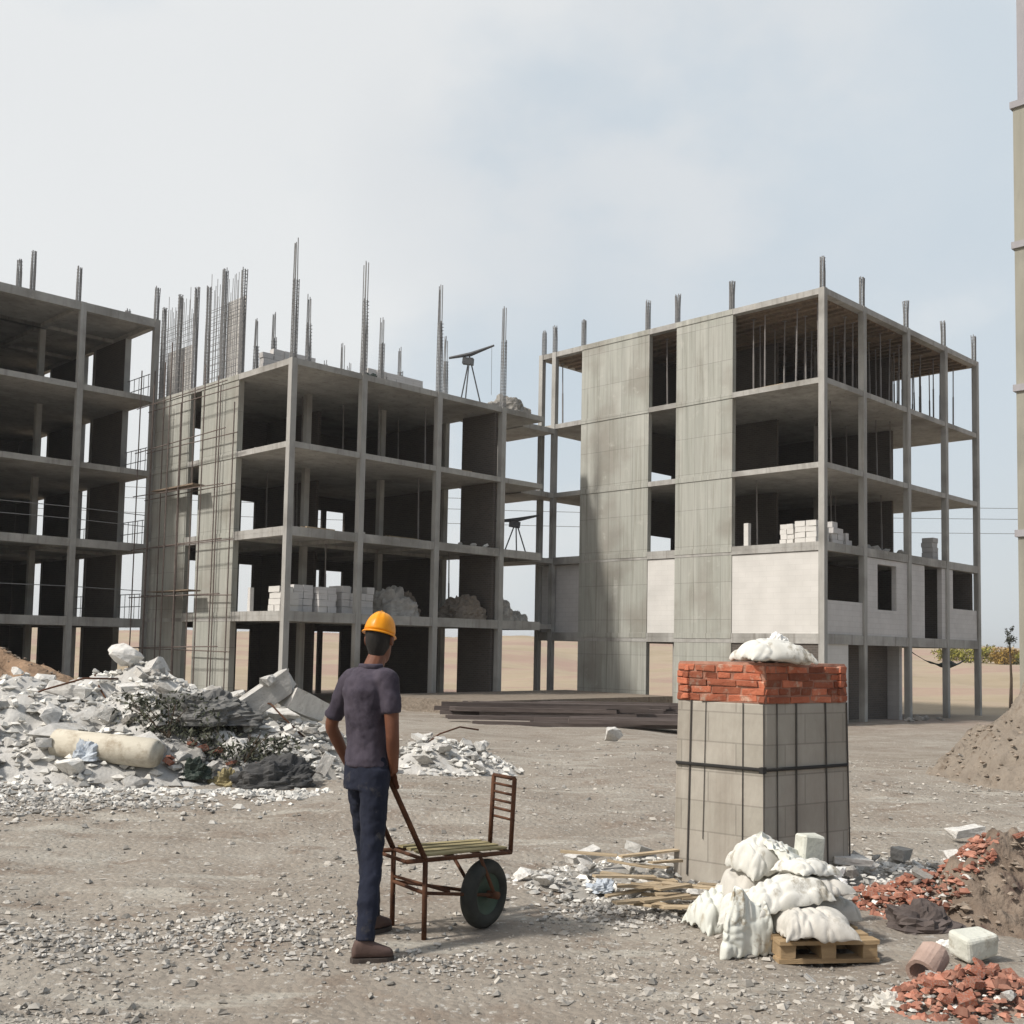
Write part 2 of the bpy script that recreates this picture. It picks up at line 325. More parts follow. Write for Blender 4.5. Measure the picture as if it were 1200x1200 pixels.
def make_ground():
    # polar sheet round the viewer, fine where it is near and in front, reaching the horizon
    front = [R(-48 + i * .36) for i in range(268)]
    back = [R(48.5 + i * 6.0) for i in range(45)] + [R(311.9)]
    angs = front + back
    rs = []; r = 1.2
    while r < 3200: rs.append(r); r *= 1.0125 if r < 28 else (1.025 if r < 260 else 1.12)
    vs_, fs = [(0, 0, gz(0, 0))], []
    na = len(angs)
    for r in rs:
        for a in angs:
            x, y = r * math.sin(a), r * math.cos(a)
            vs_.append((x, y, gz(x, y)))
    for j in range(na): fs.append((0, 1 + (j + 1) % na, 1 + j))
    for i in range(len(rs) - 1):
        for j in range(na):
            a, b = 1 + i * na + j, 1 + i * na + (j + 1) % na
            fs.append((a, b, b + na, a + na))
    m = bpy.data.materials.new('site_ground'); m.use_nodes = True
    nt = m.node_tree; N = nt.nodes; L = nt.links; bs = N['Principled BSDF']; bs.inputs['Roughness'].default_value = .95; bs.inputs['Specular IOR Level'].default_value = .15
    tc = N.new('ShaderNodeTexCoord')
    def nz(s, d=6, r=.6, st=(1, 1, 1)):
        mp = N.new('ShaderNodeMapping'); mp.inputs['Scale'].default_value = st; L.new(tc.outputs['Object'], mp.inputs[0])
        n = N.new('ShaderNodeTexNoise'); n.inputs['Scale'].default_value = s; n.inputs['Detail'].default_value = d; n.inputs['Roughness'].default_value = r
        L.new(mp.outputs[0], n.inputs['Vector']); return n.outputs['Fac']
    def ramp(src, stops):
        c = N.new('ShaderNodeValToRGB'); e = c.color_ramp.elements
        e[0].position, e[0].color = stops[0][0], (*stops[0][1], 1); e[1].position, e[1].color = stops[-1][0], (*stops[-1][1], 1)
        for p, k in stops[1:-1]:
            q = e.new(p); q.color = (*k, 1)
        L.new(src, c.inputs[0]); return c.outputs[0]
    def mx(fac, a, b, mode='MIX'):
        x = N.new('ShaderNodeMix'); x.data_type = 'RGBA'; x.blend_type = mode
        if isinstance(fac, float): x.inputs[0].default_value = fac
        else: L.new(fac, x.inputs[0])
        L.new(a, x.inputs[6])
        if isinstance(b, tuple): x.inputs[7].default_value = (*b, 1)
        else: L.new(b, x.inputs[7])
        return x.outputs[2]
    def mr(src, a, b, c=0., d=1.):
        r = N.new('ShaderNodeMapRange'); r.interpolation_type = 'SMOOTHSTEP'
        for i, v in zip((1, 2, 3, 4), (a, b, c, d)): r.inputs[i].default_value = v
        L.new(src, r.inputs[0]); return r.outputs[0]
    c = ramp(nz(.45), [(.3, (.225, .193, .158)), (.5, (.272, .240, .202)), (.7, (.325, .297, .255))])
    c = mx(mr(nz(1.9, 8, .7), .5, .66), c, (.215, .175, .14))
    c = mx(mr(nz(1.2, 8, .7, (.5, 2.2, 1)), .52, .66), c, (.355, .33, .285))
    c = mx(mr(nz(14, 6, .75), .56, .66), c, (.47, .45, .41))
    c = mx(mr(nz(17, 6, .75), .60, .70), c, (.12, .10, .085))
    ve = N.new('ShaderNodeVectorMath'); ve.operation = 'LENGTH'; L.new(tc.outputs['Object'], ve.inputs[0])
    far = ramp(nz(.035, 8, .7, (.4, 1, 1)), [(.36, (.30, .24, .16)), (.48, (.37, .30, .215)), (.57, (.34, .235, .19)), (.66, (.31, .285, .18))])
    c = mx(mr(ve.outputs['Value'], 34., 60.), c, far)
    L.new(c, bs.inputs['Base Color'])
    v = N.new('ShaderNodeTexVoronoi'); v.inputs['Scale'].default_value = 22; L.new(tc.outputs['Object'], v.inputs['Vector'])
    nb = nz(30, 8, .7)
    ad = N.new('ShaderNodeMath'); ad.operation = 'SUBTRACT'; L.new(nb, ad.inputs[0]); L.new(v.outputs['Distance'], ad.inputs[1])
    b = N.new('ShaderNodeBump'); b.inputs['Strength'].default_value = .55; b.inputs['Distance'].default_value = .025
    L.new(ad.outputs[0], b.inputs['Height']); L.new(b.outputs[0], bs.inputs['Normal'])
    g = mesh_obj('ground', vs_, fs, m, smooth=True)
    tag(g, kind='structure')
make_ground()

# ------------------------------------------------------------------ buildings
RC = Vector((10.96, 38.06)); TH = .788
U = Vector((math.sin(TH), math.cos(TH))); V = Vector((-U.y, U.x)); RZ = math.pi / 2 - TH
def AB(a, b): p = RC + U * a + V * b; return p.x, p.y
def BP(a, b, z): x, y = AB(a, b); return (x, y, z)          # a point on the building's own grid

def slab(root, rects, top, beams, name='floor_slab', d=.36):
    """a concrete deck with its downstand edge beams; rects in the building's axes"""
    mb = MB()
    for (x0, x1, y0, y1) in rects:
        mb.box(x0, x1, y0, y1, top - (.15 if d >= .3 else d), top)
        w = .24
        if d < .3: continue
        mb.box(x0 + .004, x1 - .004, y0 + .004, y0 + w, top - d, top - .15); mb.box(x0 + .004, x1 - .004, y1 - w, y1 - .004, top - d, top - .15)
        mb.box(x0 + .004, x0 + w, y0 + w, y1 - w, top - d, top - .15); mb.box(x1 - w, x1 - .004, y0 + w, y1 - w, top - d, top - .15)
        for k in beams[0]:
            if x0 + .5 < k < x1 - .5: mb.box(k - .11, k + .11, y0 + w, y1 - w, top - d + .03, top - .15)
        for k in beams[1]:
            if y0 + .5 < k < y1 - .5:
                xs = [x0 + w] + [q for q in beams[0] if x0 + .5 < q < x1 - .5] + [x1 - w]
                for q0, q1 in zip(xs, xs[1:]):
                    a0 = q0 + (.11 if q0 != x0 + w else 0); a1 = q1 - (.11 if q1 != x1 - w else 0)
                    mb.box(a0, a1, k - .11, k + .11, top - d + .03, top - .15)
    return mb.build(name, M_slab, root)

def column(root, x, y, z0, z1, s=.225, sx=-1, sy=-1):
    """a square column whose outer faces stand 3 cm proud of the slab edges at (x, y)"""
    return MB().obox((x - sx * (s / 2 - .03), y - sy * (s / 2 - .03), (z0 + z1) / 2), (s, s, z1 - z0)).build('column', M_col, root)

def cage(root, x, y, z0, z1, z2=None, s=.15, name='rebar_cage', n=3):
    """column bars left standing above the deck with their ties; a few bars run on higher"""
    mb = MB(); k = [-s / 2 + s * i / (n - 1) for i in range(n)]
    pts = [(p, q) for p in k for q in k if abs(p) > s * .45 or abs(q) > s * .45]
    for i, (p, q) in enumerate(pts):
        top = z2 - random.uniform(0, .25) if (z2 and i % 2 == 0) else z1 - random.uniform(0, .12)
        j = random.uniform(-.03, .03)
        mb.tube([(x + p, y + q, z0), (x + p, y + q, (z0 + z1) / 2), (x + p * (.8 if z2 else 1) + j, y + q * (.8 if z2 else 1) + random.uniform(-.03, .03), top)], .019, 5)
    z = z0 + .1
    while z < z1 - .05:
        a = s / 2 + .012
        for (x0, y0, x1, y1) in ((-a, -a, a, -a), (a, -a, a, a), (a, a, -a, a), (-a, a, -a, -a)):
            mb.tube([(x + x0, y + y0, z), (x + x1, y + y1, z)], .009, 4)
        z += .13
    return mb.build(name, M_rebar, root)

def wall(root, x0, x1, y0, y1, z0, z1, mat, name='block_wall', holes=()):
    """a wall along x or y; holes are (u0, u1, z0, z1) along its length"""
    mb = MB(); along_x = (x1 - x0) > (y1 - y0)
    lo, hi = (x0, x1) if along_x else (y0, y1)
    cuts = sorted({lo, hi, *[h[0] for h in holes], *[h[1] for h in holes]})
    for a, b in zip(cuts, cuts[1:]):
        hs = sorted([h for h in holes if h[0] <= a + 1e-6 and h[1] >= b - 1e-6], key=lambda h: h[2])
        z = z0
        for h in hs + [(0, 0, z1, z1)]:
            if h[2] - z > .01:
                if along_x: mb.box(a, b, y0, y1, z, h[2])
                else: mb.box(x0, x1, a, b, z, h[2])
            z = h[3]
    return mb.build(name, mat, root)

def beam_under(z): return z - .205

# ---- the corner block (right-hand wing)
rr = empty('unfinished_building', (RC.x, RC.y, 0), RZ)
tag(rr, 'five-decked concrete frame block with pale blocked-in first floor and two tall shear walls', 'building')
G = -1.3
RS = [2.32, 5.58, 8.42, 11.47, 14.72]
XR, YR = [0, 2.94, 6.62, 10.13, 13.55], [0, 3.84, 7.85, 11.51, 14.0]
for i, z in enumerate(RS):
    slab(rr, [(0, 13.6, 0, 14.05)], z, (XR[1:-1], [3.95, 8.0]), 'roof_slab' if i == 4 else 'floor_slab', (.36, .31, .2, .2, .22)[i])
for x in XR:
    column(rr, x, 0, G, RS[4], sx=-1 if x < 13 else 1, s=.23)
for y in (13.06, 14.02):
    column(rr, 0, y, G, RS[4], sy=-1 if y < 14 else 1, s=.22)
for x in XR[1:]:
    column(rr, x, 14.02, G, RS[4], sx=-1 if x < 13 else 1, sy=1)
for x in XR[2:4]: column(rr, x, 3.95, G, RS[4])
column(rr, 13.55, 4.2, G, RS[4], sx=1); column(rr, 13.55, 8.6, G, RS[4], sx=1)
for (a, b) in ((3.84, 6.48), (7.85, 11.51)):
    for z0, z1 in zip([G] + RS[:-1], RS):
        wall(rr, .015, .24, a, b, z0, z1 - .205, M_shear, 'shear_wall')
        wall(rr, -.012, -.001, a, b, z1 - .206, z1 - .012, M_shear, 'wall_band')
# first floor blockwork
z0, z1 = RS[0], RS[1] - .33
wall(rr, .05, .25, .24, 3.84, z0, z1, M_block)
wall(rr, .05, .25, 6.48, 7.85, z0, z1, M_block)
wall(rr, .30, .50, 11.51, 14.0, z0, z1, M_block2)
wall(rr, .24, 2.91, .05, .25, z0, z1, M_block2, 'parapet_wall', [(.24, 2.91, 3.52, z1)])
wall(rr, 3.18, 6.59, .05, .25, z0, z1, M_block2, 'block_wall', [(4.1, 5.66, 3.32, 5.05)])
wall(rr, 6.86, 10.10, .05, .25, z0, z1, M_block2, 'block_wall', [(8.14, 9.77, z0, z1)])
wall(rr, 10.37, 13.3, .05, .25, z0, z1, M_block2, 'parapet_wall', [(10.85, 13.3, 3.62, z1)])
wall(rr, .26, 13.1, 3.0, 3.2, z0, z1, M_shadewall, 'inner_wall')
wall(rr, 13.3, 13.5, .3, 13.6, z0, z1, M_shadewall, 'inner_wall')
wall(rr, 10.1, 10.25, .3, 2.98, z0, z1, M_shadewall, 'inner_wall')
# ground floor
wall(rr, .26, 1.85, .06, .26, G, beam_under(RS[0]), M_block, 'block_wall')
wall(rr, 2.3, 6.6, .9, 1.1, G, beam_under(RS[0]), M_shadewall, 'inner_wall')
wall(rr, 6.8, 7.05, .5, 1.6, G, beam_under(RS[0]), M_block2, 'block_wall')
wall(rr, .05, .25, .24, 3.84, G, beam_under(RS[0]), M_shadewall, 'inner_wall')
# upper storeys: partitions deep inside, room shade put into their colour
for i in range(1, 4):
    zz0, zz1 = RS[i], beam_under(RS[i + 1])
    wall(rr, 9.45, 9.6, 2.06, 12.6, zz0, zz1, M_shadewall, 'inner_wall')
    wall(rr, 2.2, 9.45, 10.2, 10.35, zz0, zz1, M_shadewall, 'inner_wall', [(3.2, 4.9, zz0, zz0 + 1.1)] if i < 3 else [])
    wall(rr, 4.4, 4.55, 4.6, 8.8, zz0, zz1, M_shadewall, 'inner_wall')
# formwork under the roof
mb = MB()
mb.box(.3, 13.3, .3, 13.7, RS[4] - .238, RS[4] - .223)
for k in range(26):
    x = .55 + k * .5
    if all(abs(x - q) > .2 for q in XR): mb.box(x - .035, x + .035, .3, 13.7, RS[4] - .33, RS[4] - .24)
mb.build('formwork_deck', M_timber, rr)
for x, y in [(x, 0) for x in XR] + [(0, 3.84), (0, 6.4), (0, 7.9), (0, 11.4), (0, 13.1), (0, 14.0)]:
    ex = -1 if x < 13 else 1; ey = -1 if y < 13.5 else 1
    cage(rr, x + .12 * (-ex), y + .12 * (-ey), RS[4] - .02, 15.95 + random.uniform(-.12, .12), None, .13)

# ---- the middle block
CCA, CCB = -14.42, 11.79
p = AB(CCA, CCB)
rc = empty('unfinished_building', (p[0], p[1], 0), RZ)
tag(rc, 'four-decked concrete frame block in the middle with tall rebar standing on its deck', 'building')
CS = [2.70, 5.56, 8.45, 11.30]
XC, YC = [0, 2.97, 6.55, 9.98], [0, 3.45, 6.9, 9.9]
LINK = 12.4
for i, z in enumerate(CS):
    slab(rc, [(0, 10.1, 0, 10.0), (10.1, LINK, 0, 2.7)], z, (XC[1:-1], [3.45]), 'roof_slab' if i == 3 else 'floor_slab', (.34, .31, .2, .21)[i])
    MB().box(LINK, 14.4, 1.25, 4.2, z - .25, z - .03).build('link_slab', M_slab, rc)
for x in XC: column(rc, x, 0, G, CS[3])
for x in XC:
    column(rc, x, 3.45, G, CS[3]) if x > 0 else None
for x in XC[1:]: column(rc, x, 9.98, G, CS[3], sy=1)
column(rc, 12.35, 2.68, G, CS[3], sx=1, sy=1)
for (a, b) in ((3.45, 6.1), (6.95, 9.75)):
    for q0, q1 in zip([G] + CS[:-1], CS):
        wall(rc, .015, .24, a, b, q0, q1 - .205, M_shear, 'shear_wall')
        wall(rc, -.012, -.001, a, b, q1 - .206, q1 - .012, M_shear, 'wall_band')
lv = [G] + CS
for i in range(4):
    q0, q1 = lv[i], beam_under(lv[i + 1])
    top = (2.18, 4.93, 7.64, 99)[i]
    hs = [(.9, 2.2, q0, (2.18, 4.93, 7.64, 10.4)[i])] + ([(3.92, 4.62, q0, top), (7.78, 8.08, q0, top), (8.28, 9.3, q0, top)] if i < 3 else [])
    wall(rc, .3, 12.5, 9.55, 9.72, q0, q1, M_shadewall, 'inner_wall', hs)
    wall(rc, 9.8, 9.98, .26, 2.2, q0, q1, M_shadewall, 'inner_wall')
    wall(rc, 9.8, 9.98, 3.6, 9.5, q0, q1, M_shadewall, 'inner_wall')
    wall(rc, 4.95, 5.1, 5.6, 9.4, q0, q1, M_shadewall, 'inner_wall')
for k, x in enumerate(XC):
    cage(rc, x + .1, .1, CS[3] - .02, 14.1, 15.55, .15)
for x, y, t in ((2.9, 3.4, 15.0), (6.4, 3.4, 14.9), (9.85, 3.4, 14.9), (2.4, 6.3, 14.5), (3.2, 6.3, 15.0), (6.6, 6.3, 14.4), (7.7, 6.4, 14.9), (9.7, 6.3, 14.9), (9.2, 9.4, 14.6), (5.4, 9.4, 14.2), (7.9, 9.4, 14.5)):
    cage(rc, x, y, CS[3] - .02, t - 1.1, t, .15)
def mat_curtain(root, y0, y1, z0, z1, step=.24):
    mb = MB(); y = y0
    for lay in (.06, .19):
        y = y0 + random.uniform(0, .1)
        while y < y1:
            t = z1 + random.uniform(-.7, .35) - (.3 if random.random() < .3 else 0)
            mb.tube([(lay, y, z0), (lay + random.uniform(-.03, .03), y + random.uniform(-.05, .05), t)], .013, 4); y += step * random.uniform(.6, 1.3)
        z = z0 + .2
        while z < z1 - .9:
            mb.tube([(lay, y0 - .05, z), (lay, y1 + .05, z + random.uniform(-.03, .03))], .010, 4); z += .26
    return mb.build('rebar_mesh', M_rebar, root)
mat_curtain(rc, 3.5, 6.05, CS[3], 15.2)
mat_curtain(rc, 7.0, 9.7, CS[3], 15.1)
for y in (3.55, 4.9, 6.05, 7.0, 8.3, 9.6): cage(rc, .13, y, CS[3], 15.4 + random.uniform(-.3, .3), None, .13)
MB().box(.27, .30, 3.6, 4.9, CS[3] + .02, 14.3).build('form_panel', M_board, rc)
MB().box(.30, .33, 7.4, 9.5, CS[3] + .02, 13.2).build('form_panel', M_board, rc)

sc = empty('scaffold', BP(CCA - .75, CCB + 6.6, gz(*AB(CCA - .75, CCB + 6.6))), RZ); tag(sc, 'thin rusty pole scaffold standing against the end wall of the middle block', 'scaffold')
for y in (-3.2, -2.0, -.4, .5, 1.9, 3.0):
    for x in (0, .55):
        MB().tube([(x + random.uniform(-.05, .05), y, -.2), (x + random.uniform(-.06, .06), y + random.uniform(-.08, .08), 12.0 + random.uniform(-1.5, 1.5))], .026, 6).build('standard', M_rust2, sc)
for z in (1.9, 3.9, 5.7, 7.8, 9.6, 11.3):
    for x in (.03, .52):
        MB().tube([(x, -3.6, z + random.uniform(-.1, .1)), (x, 3.3, z + random.uniform(-.1, .1))], .021, 6).build('ledger', M_rust2, sc)
for z in (3.95, 7.85): MB().obox((.28, .2, z + .06), (.5, 3.2, .04), (0, 0, 0), .01).build('walk_board', M_timber, sc)

# ---- the far block, cut by the picture's edge
p = AB(-14.35, 21.68)
rl = empty('unfinished_building', (p[0], p[1], 0), RZ)
tag(rl, 'five-decked concrete frame block with bare open storeys behind the brown earth heap', 'building')
LS = [2.47, 5.45, 8.40, 11.42, 14.60]
XL = [0, -3.2, -6.8, -10.2, -13.6, -17.0]
for i, z in enumerate(LS):
    slab(rl, [(-17.2, -.02, 0, 14.0)], z, (XL[1:-1], [3.8, 8.0]), 'roof_slab' if i == 4 else 'floor_slab', (.34, .31, .22, .22, .33)[i])
for x in XL: column(rl, x, 0, G, LS[4], sx=1 if x == 0 else -1)
for x in XL[1:]: column(rl, x, 3.9, G, LS[4])
for y in (2.5, 5.4, 6.7, 10.1): column(rl, -.02, y, G, LS[4], sx=1, s=.25)
lv = [G] + LS
for i in range(5):
    q0, q1 = lv[i], beam_under(lv[i + 1])
    wall(rl, -.25, -.08, 2.5, 5.3, q0, q1, M_shadewall, 'inner_wall')
    wall(rl, -.25, -.08, 6.75, 10.05, q0, q1, M_shadewall, 'inner_wall')
    wall(rl, -.25, -.08, 11.4, 13.8, q0, q1, M_shadewall, 'inner_wall')
    wall(rl, -17, -.3, 13.6, 13.8, q0, q1, M_shadewall, 'inner_wall')
    wall(rl, -5.6, -5.45, 4.6, 13.4, q0, q1, M_shadewall, 'inner_wall')
    if i > 0:
        for y0, y1 in ((.4, 2.4), (5.5, 6.6)):
            mb = MB()
            for dz in (.5, 1.0): mb.tube([(-.12, y0, q0 + dz), (-.12, y1, q0 + dz)], .018, 5)
            k = y0 + .1
            while k < y1: mb.tube([(-.12, k, q0), (-.12, k, q0 + 1.02)], .014, 5); k += .42
            mb.build('guard_rail', M_rebar, rl)
for z in (LS[0] + 1.15, LS[1] + 1.2, LS[1] + .75):
    MB().tube([(-17, .12, z), (-8, .1, z - .05), (-3.2, .12, z), (0, .12, z - .04)], .016, 5).build('guard_rope', M_rebar, rl)
for x, y, t in ((0, 0, 16.0), (-3.2, 0, 16.0), (-4.9, 0.1, 16.2), (-5.4, .1, 15.7)):
    cage(rl, x - .1, y + .1, LS[4] - .02, t, None, .13)
for y in (2.6, 5.3): cage(rl, -.13, y, LS[4] - .02, 15.6, None, .15)

# ---- tall block beside the yard, seen as a thin strip
tw = empty('concrete_tower', (10.29, 22.0, 0), RZ)
tag(tw, 'tall bare concrete tower with thin ledges at each storey, standing alone', 'tower')
def tb(x0, x1, y0, y1, z0, z1): return MB().box(x0, x1, y0, y1, z0, z1)
zs = [-1.2, 4.2, 7.2, 10.2, 13.2]
for q0, q1 in zip(zs, zs[1:]):
    tb(0, 4.2, -4.2, 0, q0, q1 - .14).build('wall', M_tower, tw)
    tb(-.05, 4.25, -4.25, .05, q1 - .14, q1).build('ledge', M_tower2, tw)
tb(.07, 4.1, -4.1, -.07, 13.2, 19).build('wall', M_tower2, tw)

# ------------------------------------------------------------------ shoring props under the top deck
pp = empty('steel_prop', BP(1.2, 1.0, RS[3]))
mb = MB().tube([(0, 0, 0), (0, 0, 1.6)], .034, 7); mb.build('outer_tube', M_steelprop, pp)
mb = MB().tube([(0, 0, 1.55), (0, 0, 2.93)], .025, 7); mb.build('inner_tube', M_steelprop, pp)
MB().obox((0, 0, .005), (.14, .14, .012)).build('base_plate', M_steelprop, pp)
MB().obox((0, 0, 2.94), (.14, .14, .012)).build('head_plate', M_steelprop, pp)
GP = 'props under the top deck'
tag(pp, 'thin steel shoring prop standing among others under the top deck of the corner block', 'prop', GP)
first = True
for a in np.arange(.7, 13.2, 1.0):
    for b in (.8, 1.7, 2.7, 3.5, 5.6):
        if b > 3.6 and a < 8: continue
        if b > 3 and a > 9: continue
        o = pp if first else copy_tree(pp); first = False
        o.location = BP(a + random.uniform(-.15, .15), b + random.uniform(-.2, .2), RS[3]); o.rotation_euler = (R(random.uniform(-1, 1)), R(random.uniform(-1, 1)), RZ)
for a, b in ((.8, 12.1), (1.8, 12.6), (.9, 13.4), (2.8, 12.2), (2.4, 13.4), (.8, 6.9), (.8, 7.5)):
    o = copy_tree(pp); o.location = BP(a, b, RS[3])

# ------------------------------------------------------------------ rocks
def hull_mesh(name, pts, mat):
    bm = bmesh.new()
    for p_ in pts: bm.verts.new(p_)
    r = bmesh.ops.convex_hull(bm, input=bm.verts)
    bmesh.ops.delete(bm, geom=[g for g in r['geom_interior'] if isinstance(g, bmesh.types.BMVert)], context='VERTS')
    bmesh.ops.recalc_face_normals(bm, faces=bm.faces)
    bmesh.ops.triangulate(bm, faces=bm.faces)
    for lv_ in range(2):
        bmesh.ops.subdivide_edges(bm, edges=bm.edges, cuts=1, use_grid_fill=True)
        q_ = random.uniform(0, 50); am = .075 / (1 + lv_ * 1.1)
        bm.normal_update()
        for v_ in bm.verts: v_.co += v_.normal * am * noise.noise(v_.co * (1.8 + 2.2 * lv_) + Vector((q_, q_, q_))) - v_.normal * .02
    me = bpy.data.meshes.new(name); bm.to_mesh(me); bm.free(); me.materials.append(mat)
    return me
def chunk_pts(kind):
    if kind == 'block':
        sx, sy, sz = random.uniform(.6, 1), random.uniform(.45, .8), random.uniform(.3, .6)
        pts = []
        for x in (-sx, sx):
            for y in (-sy, sy):
                for z in (-sz, sz):
                    for _ in range(2):
                        pts.append(Vector((x * random.uniform(.72, 1), y * random.uniform(.72, 1), z * random.uniform(.75, 1))))
        return [p_ * .85 for p_ in pts]
    return [Vector((random.gauss(0, 1), random.gauss(0, 1), random.gauss(0, 1))).normalized() * random.uniform(.75, 1) * 1 for _ in range(18)]
def flat(ps, fz): return [Vector((p_.x, p_.y, p_.z * fz)) for p_ in ps]
CH_W = [hull_mesh('chunk', chunk_pts('block'), M_rock) for _ in range(7)] + [hull_mesh('chunk', flat(chunk_pts('r'), .7), M_rock) for _ in range(5)]
CH_G = [hull_mesh('stone', flat(chunk_pts('r'), .65), M_rock2) for _ in range(6)] + [hull_mesh('stone', chunk_pts('block'), M_rock2) for _ in range(3)]
CH_B = [hull_mesh('brick_piece', chunk_pts('block'), M_brickbit) for _ in range(5)]

HEAPS = []
def hbump(h, x, y):
    cx, cy, rx, ry, hh, rot = h
    c, s = math.cos(rot), math.sin(rot); dx, dy = x - cx, y - cy
    u, v_ = (c * dx + s * dy) / rx, (-s * dx + c * dy) / ry
    d = u * u + v_ * v_
    if d >= 1: return 0.0
    pr_ = (1 - d) ** 1.15 if hh < 1.3 else .55 * (1 - d ** .5) + .45 * (1 - d) ** 1.1
    return hh * pr_ * (1 + .35 * noise.noise((x * 1.7, y * 1.7, hh)))
def top(x, y): return gz(x, y) + max([hbump(h, x, y) for h in HEAPS] + [0])
def heap(name, h, mat, res=.12, rough=.06):
    cx, cy, rx, ry, hh, rot = h; HEAPS.append(h)
    n = int(max(rx, ry) * 2 / res); vs_, fs, ok = [], [], {}
    R_ = max(rx, ry)
    for i in range(n + 1):
        for j in range(n + 1):
            x, y = cx - R_ + 2 * R_ * i / n, cy - R_ + 2 * R_ * j / n
            b = hbump(h, x, y)
            z = gz(x, y) + b - .05 + (rough * (noise.noise((x * 4, y * 4, 1)) + .6 * noise.noise((x * 9, y * 9, 5)) + .35 * noise.noise((x * 19, y * 19, 3))) if b > 0 else 0)
            ok[(i, j)] = b > 0; vs_.append((x - cx, y - cy, z))
    for i in range(n):
        for j in range(n):
            if ok[(i, j)] or ok[(i + 1, j)] or ok[(i, j + 1)] or ok[(i + 1, j + 1)]:
                a = i * (n + 1) + j; fs.append((a, a + n + 1, a + n + 2, a + 1))
    return mesh_obj(name, vs_, fs, mat, smooth=True, loc=(cx, cy, 0))

def stones_mesh(name, places, mat, label=None):
    """a great many small loose stones as one sheet of stuff"""
    vs_, fs = [], []
    for (x, y, z, s) in places:
        b = len(vs_); a = random.uniform(0, 6.28); c, sn = math.cos(a), math.sin(a)
        sx, sy, sz = s * random.uniform(.7, 1.3), s * random.uniform(.6, 1.1), s * random.uniform(.4, .8)
        for (px, py, pz) in ((1, .1, 0), (.15, 1, .1), (-1, -.1, .05), (-.1, -1, -.05), (.35, .3, .9), (-.35, -.2, .85), (0, 0, -.8)):
            px += random.uniform(-.3, .3); py += random.uniform(-.3, .3); pz += random.uniform(-.2, .2)
            qx, qy = px * sx, py * sy
            vs_.append((x + qx * c - qy * sn, y + qx * sn + qy * c, z + pz * sz))
        for f_ in ((0, 1, 4), (1, 2, 5), (1, 5, 4), (2, 3, 5), (3, 0, 4), (3, 4, 5), (1, 0, 6), (2, 1, 6), (3, 2, 6), (0, 3, 6)): fs.append(tuple(b + k for k in f_))
    o = mesh_obj(name, vs_, fs, mat); tag(o, label, kind='stuff'); return o

def put_chunk(meshes, name, x, y, s, label, cat, group, sink=.25, stretch=1.0, z=None):
    o = bpy.data.objects.new(name, random.choice(meshes)); C.objects.link(o)
    o.scale = (s * random.uniform(.8, 1.25) * stretch, s * random.uniform(.75, 1.1), s * random.uniform(.6, 1.05))
    o.rotation_euler = (random.uniform(-.6, .6), random.uniform(-.6, .6), random.uniform(0, 6.28))
    o.location = (x, y, (top(x, y) if z is None else z) + s * (.5 - sink))
    return tag(o, label, cat, group)

# heaps
tag(heap('soil_heap', (-13.4, 26.5, 4.6, 3.2, 2.1, .1), M_soil2, .2), 'reddish brown earth heap at the foot of the open far block', 'soil heap')
tag(heap('soil_heap', (9.25, 15.9, 3.1, 2.7, 2.15, .15), M_soil, .09, .20), 'large brown earth mound at the edge of the yard', 'soil heap')
bank = heap('rubble', (-5.5, 15.3, 3.7, 3.0, 1.2, -.12), M_rock, .12, .10); tag(bank, kind='stuff')
bank2 = heap('rubble', (-3.35, 14.6, 1.9, 1.7, .75, .2), M_rock2, .12, .10); tag(bank2, kind='stuff')
small = heap('rubble', (-.95, 15.4, 1.15, .9, .42, 0), M_rock, .09, .08); tag(small, kind='stuff')
clod = heap('soil_heap', (3.35, 7.0, .85, .62, .50, .3), M_soil3, .03, .14); tag(clod, 'crumbly dark brown soil clod heap behind the broken red bricks', 'soil heap')
litter = heap('rubble', (.95, 7.6, 1.0, .8, .12, .2), M_rock2, .06, .03); tag(litter, kind='stuff')
bh = heap('rubble', (2.66, 7.0, .42, .32, .20, .3), M_brickdust, .04, .03); tag(bh, kind='stuff')
bh = heap('rubble', (2.10, 5.02, .40, .26, .13, .1), M_brickdust, .04, .03); tag(bh, kind='stuff')
apron = heap('rubble', (2.6, 7.7, 1.0, .8, .16, .2), M_rock2, .06, .04); tag(apron, kind='stuff')

def in_heap(h, k=.97):
    cx, cy, rx, ry, hh, rot = h
    while True:
        a, b = random.uniform(-1, 1), random.uniform(-1, 1)
        if a * a + b * b < k: break
    u, v_ = a * rx, b * ry; c, s = math.cos(rot), math.sin(rot)
    return cx + c * u - s * v_, cy + s * u + c * v_
# small stones over the rubble banks
sm = []
for _ in range(1500):
    x, y = random.uniform(-8, -2.0), 12.3 - abs(random.gauss(0, .8)) * random.uniform(.3, 1.2)
    s = random.uniform(.02, .07) * random.uniform(.5, 1); sm.append((x, y, gz(x, y) + s * .2, s))
for h, n, lo, hi in ((HEAPS[2], 2600, .025, .11), (HEAPS[3], 900, .025, .09), (HEAPS[4], 500, .02, .09), (HEAPS[6], 700, .012, .05), (HEAPS[9], 500, .012, .05), (HEAPS[7], 220, .01, .032), (HEAPS[8], 200, .01, .032)):
    for _ in range(n):
        x, y = in_heap(h); sm.append((x, y, top(x, y) - .02, random.uniform(lo, hi) * random.uniform(.5, 1)))
M_smw = pm('small_rubble', (.46, .445, .41), (.63, .615, .575), 7, bump=.2, island=.38)
stones_mesh('rubble', sm, M_smw)
bc_ = []
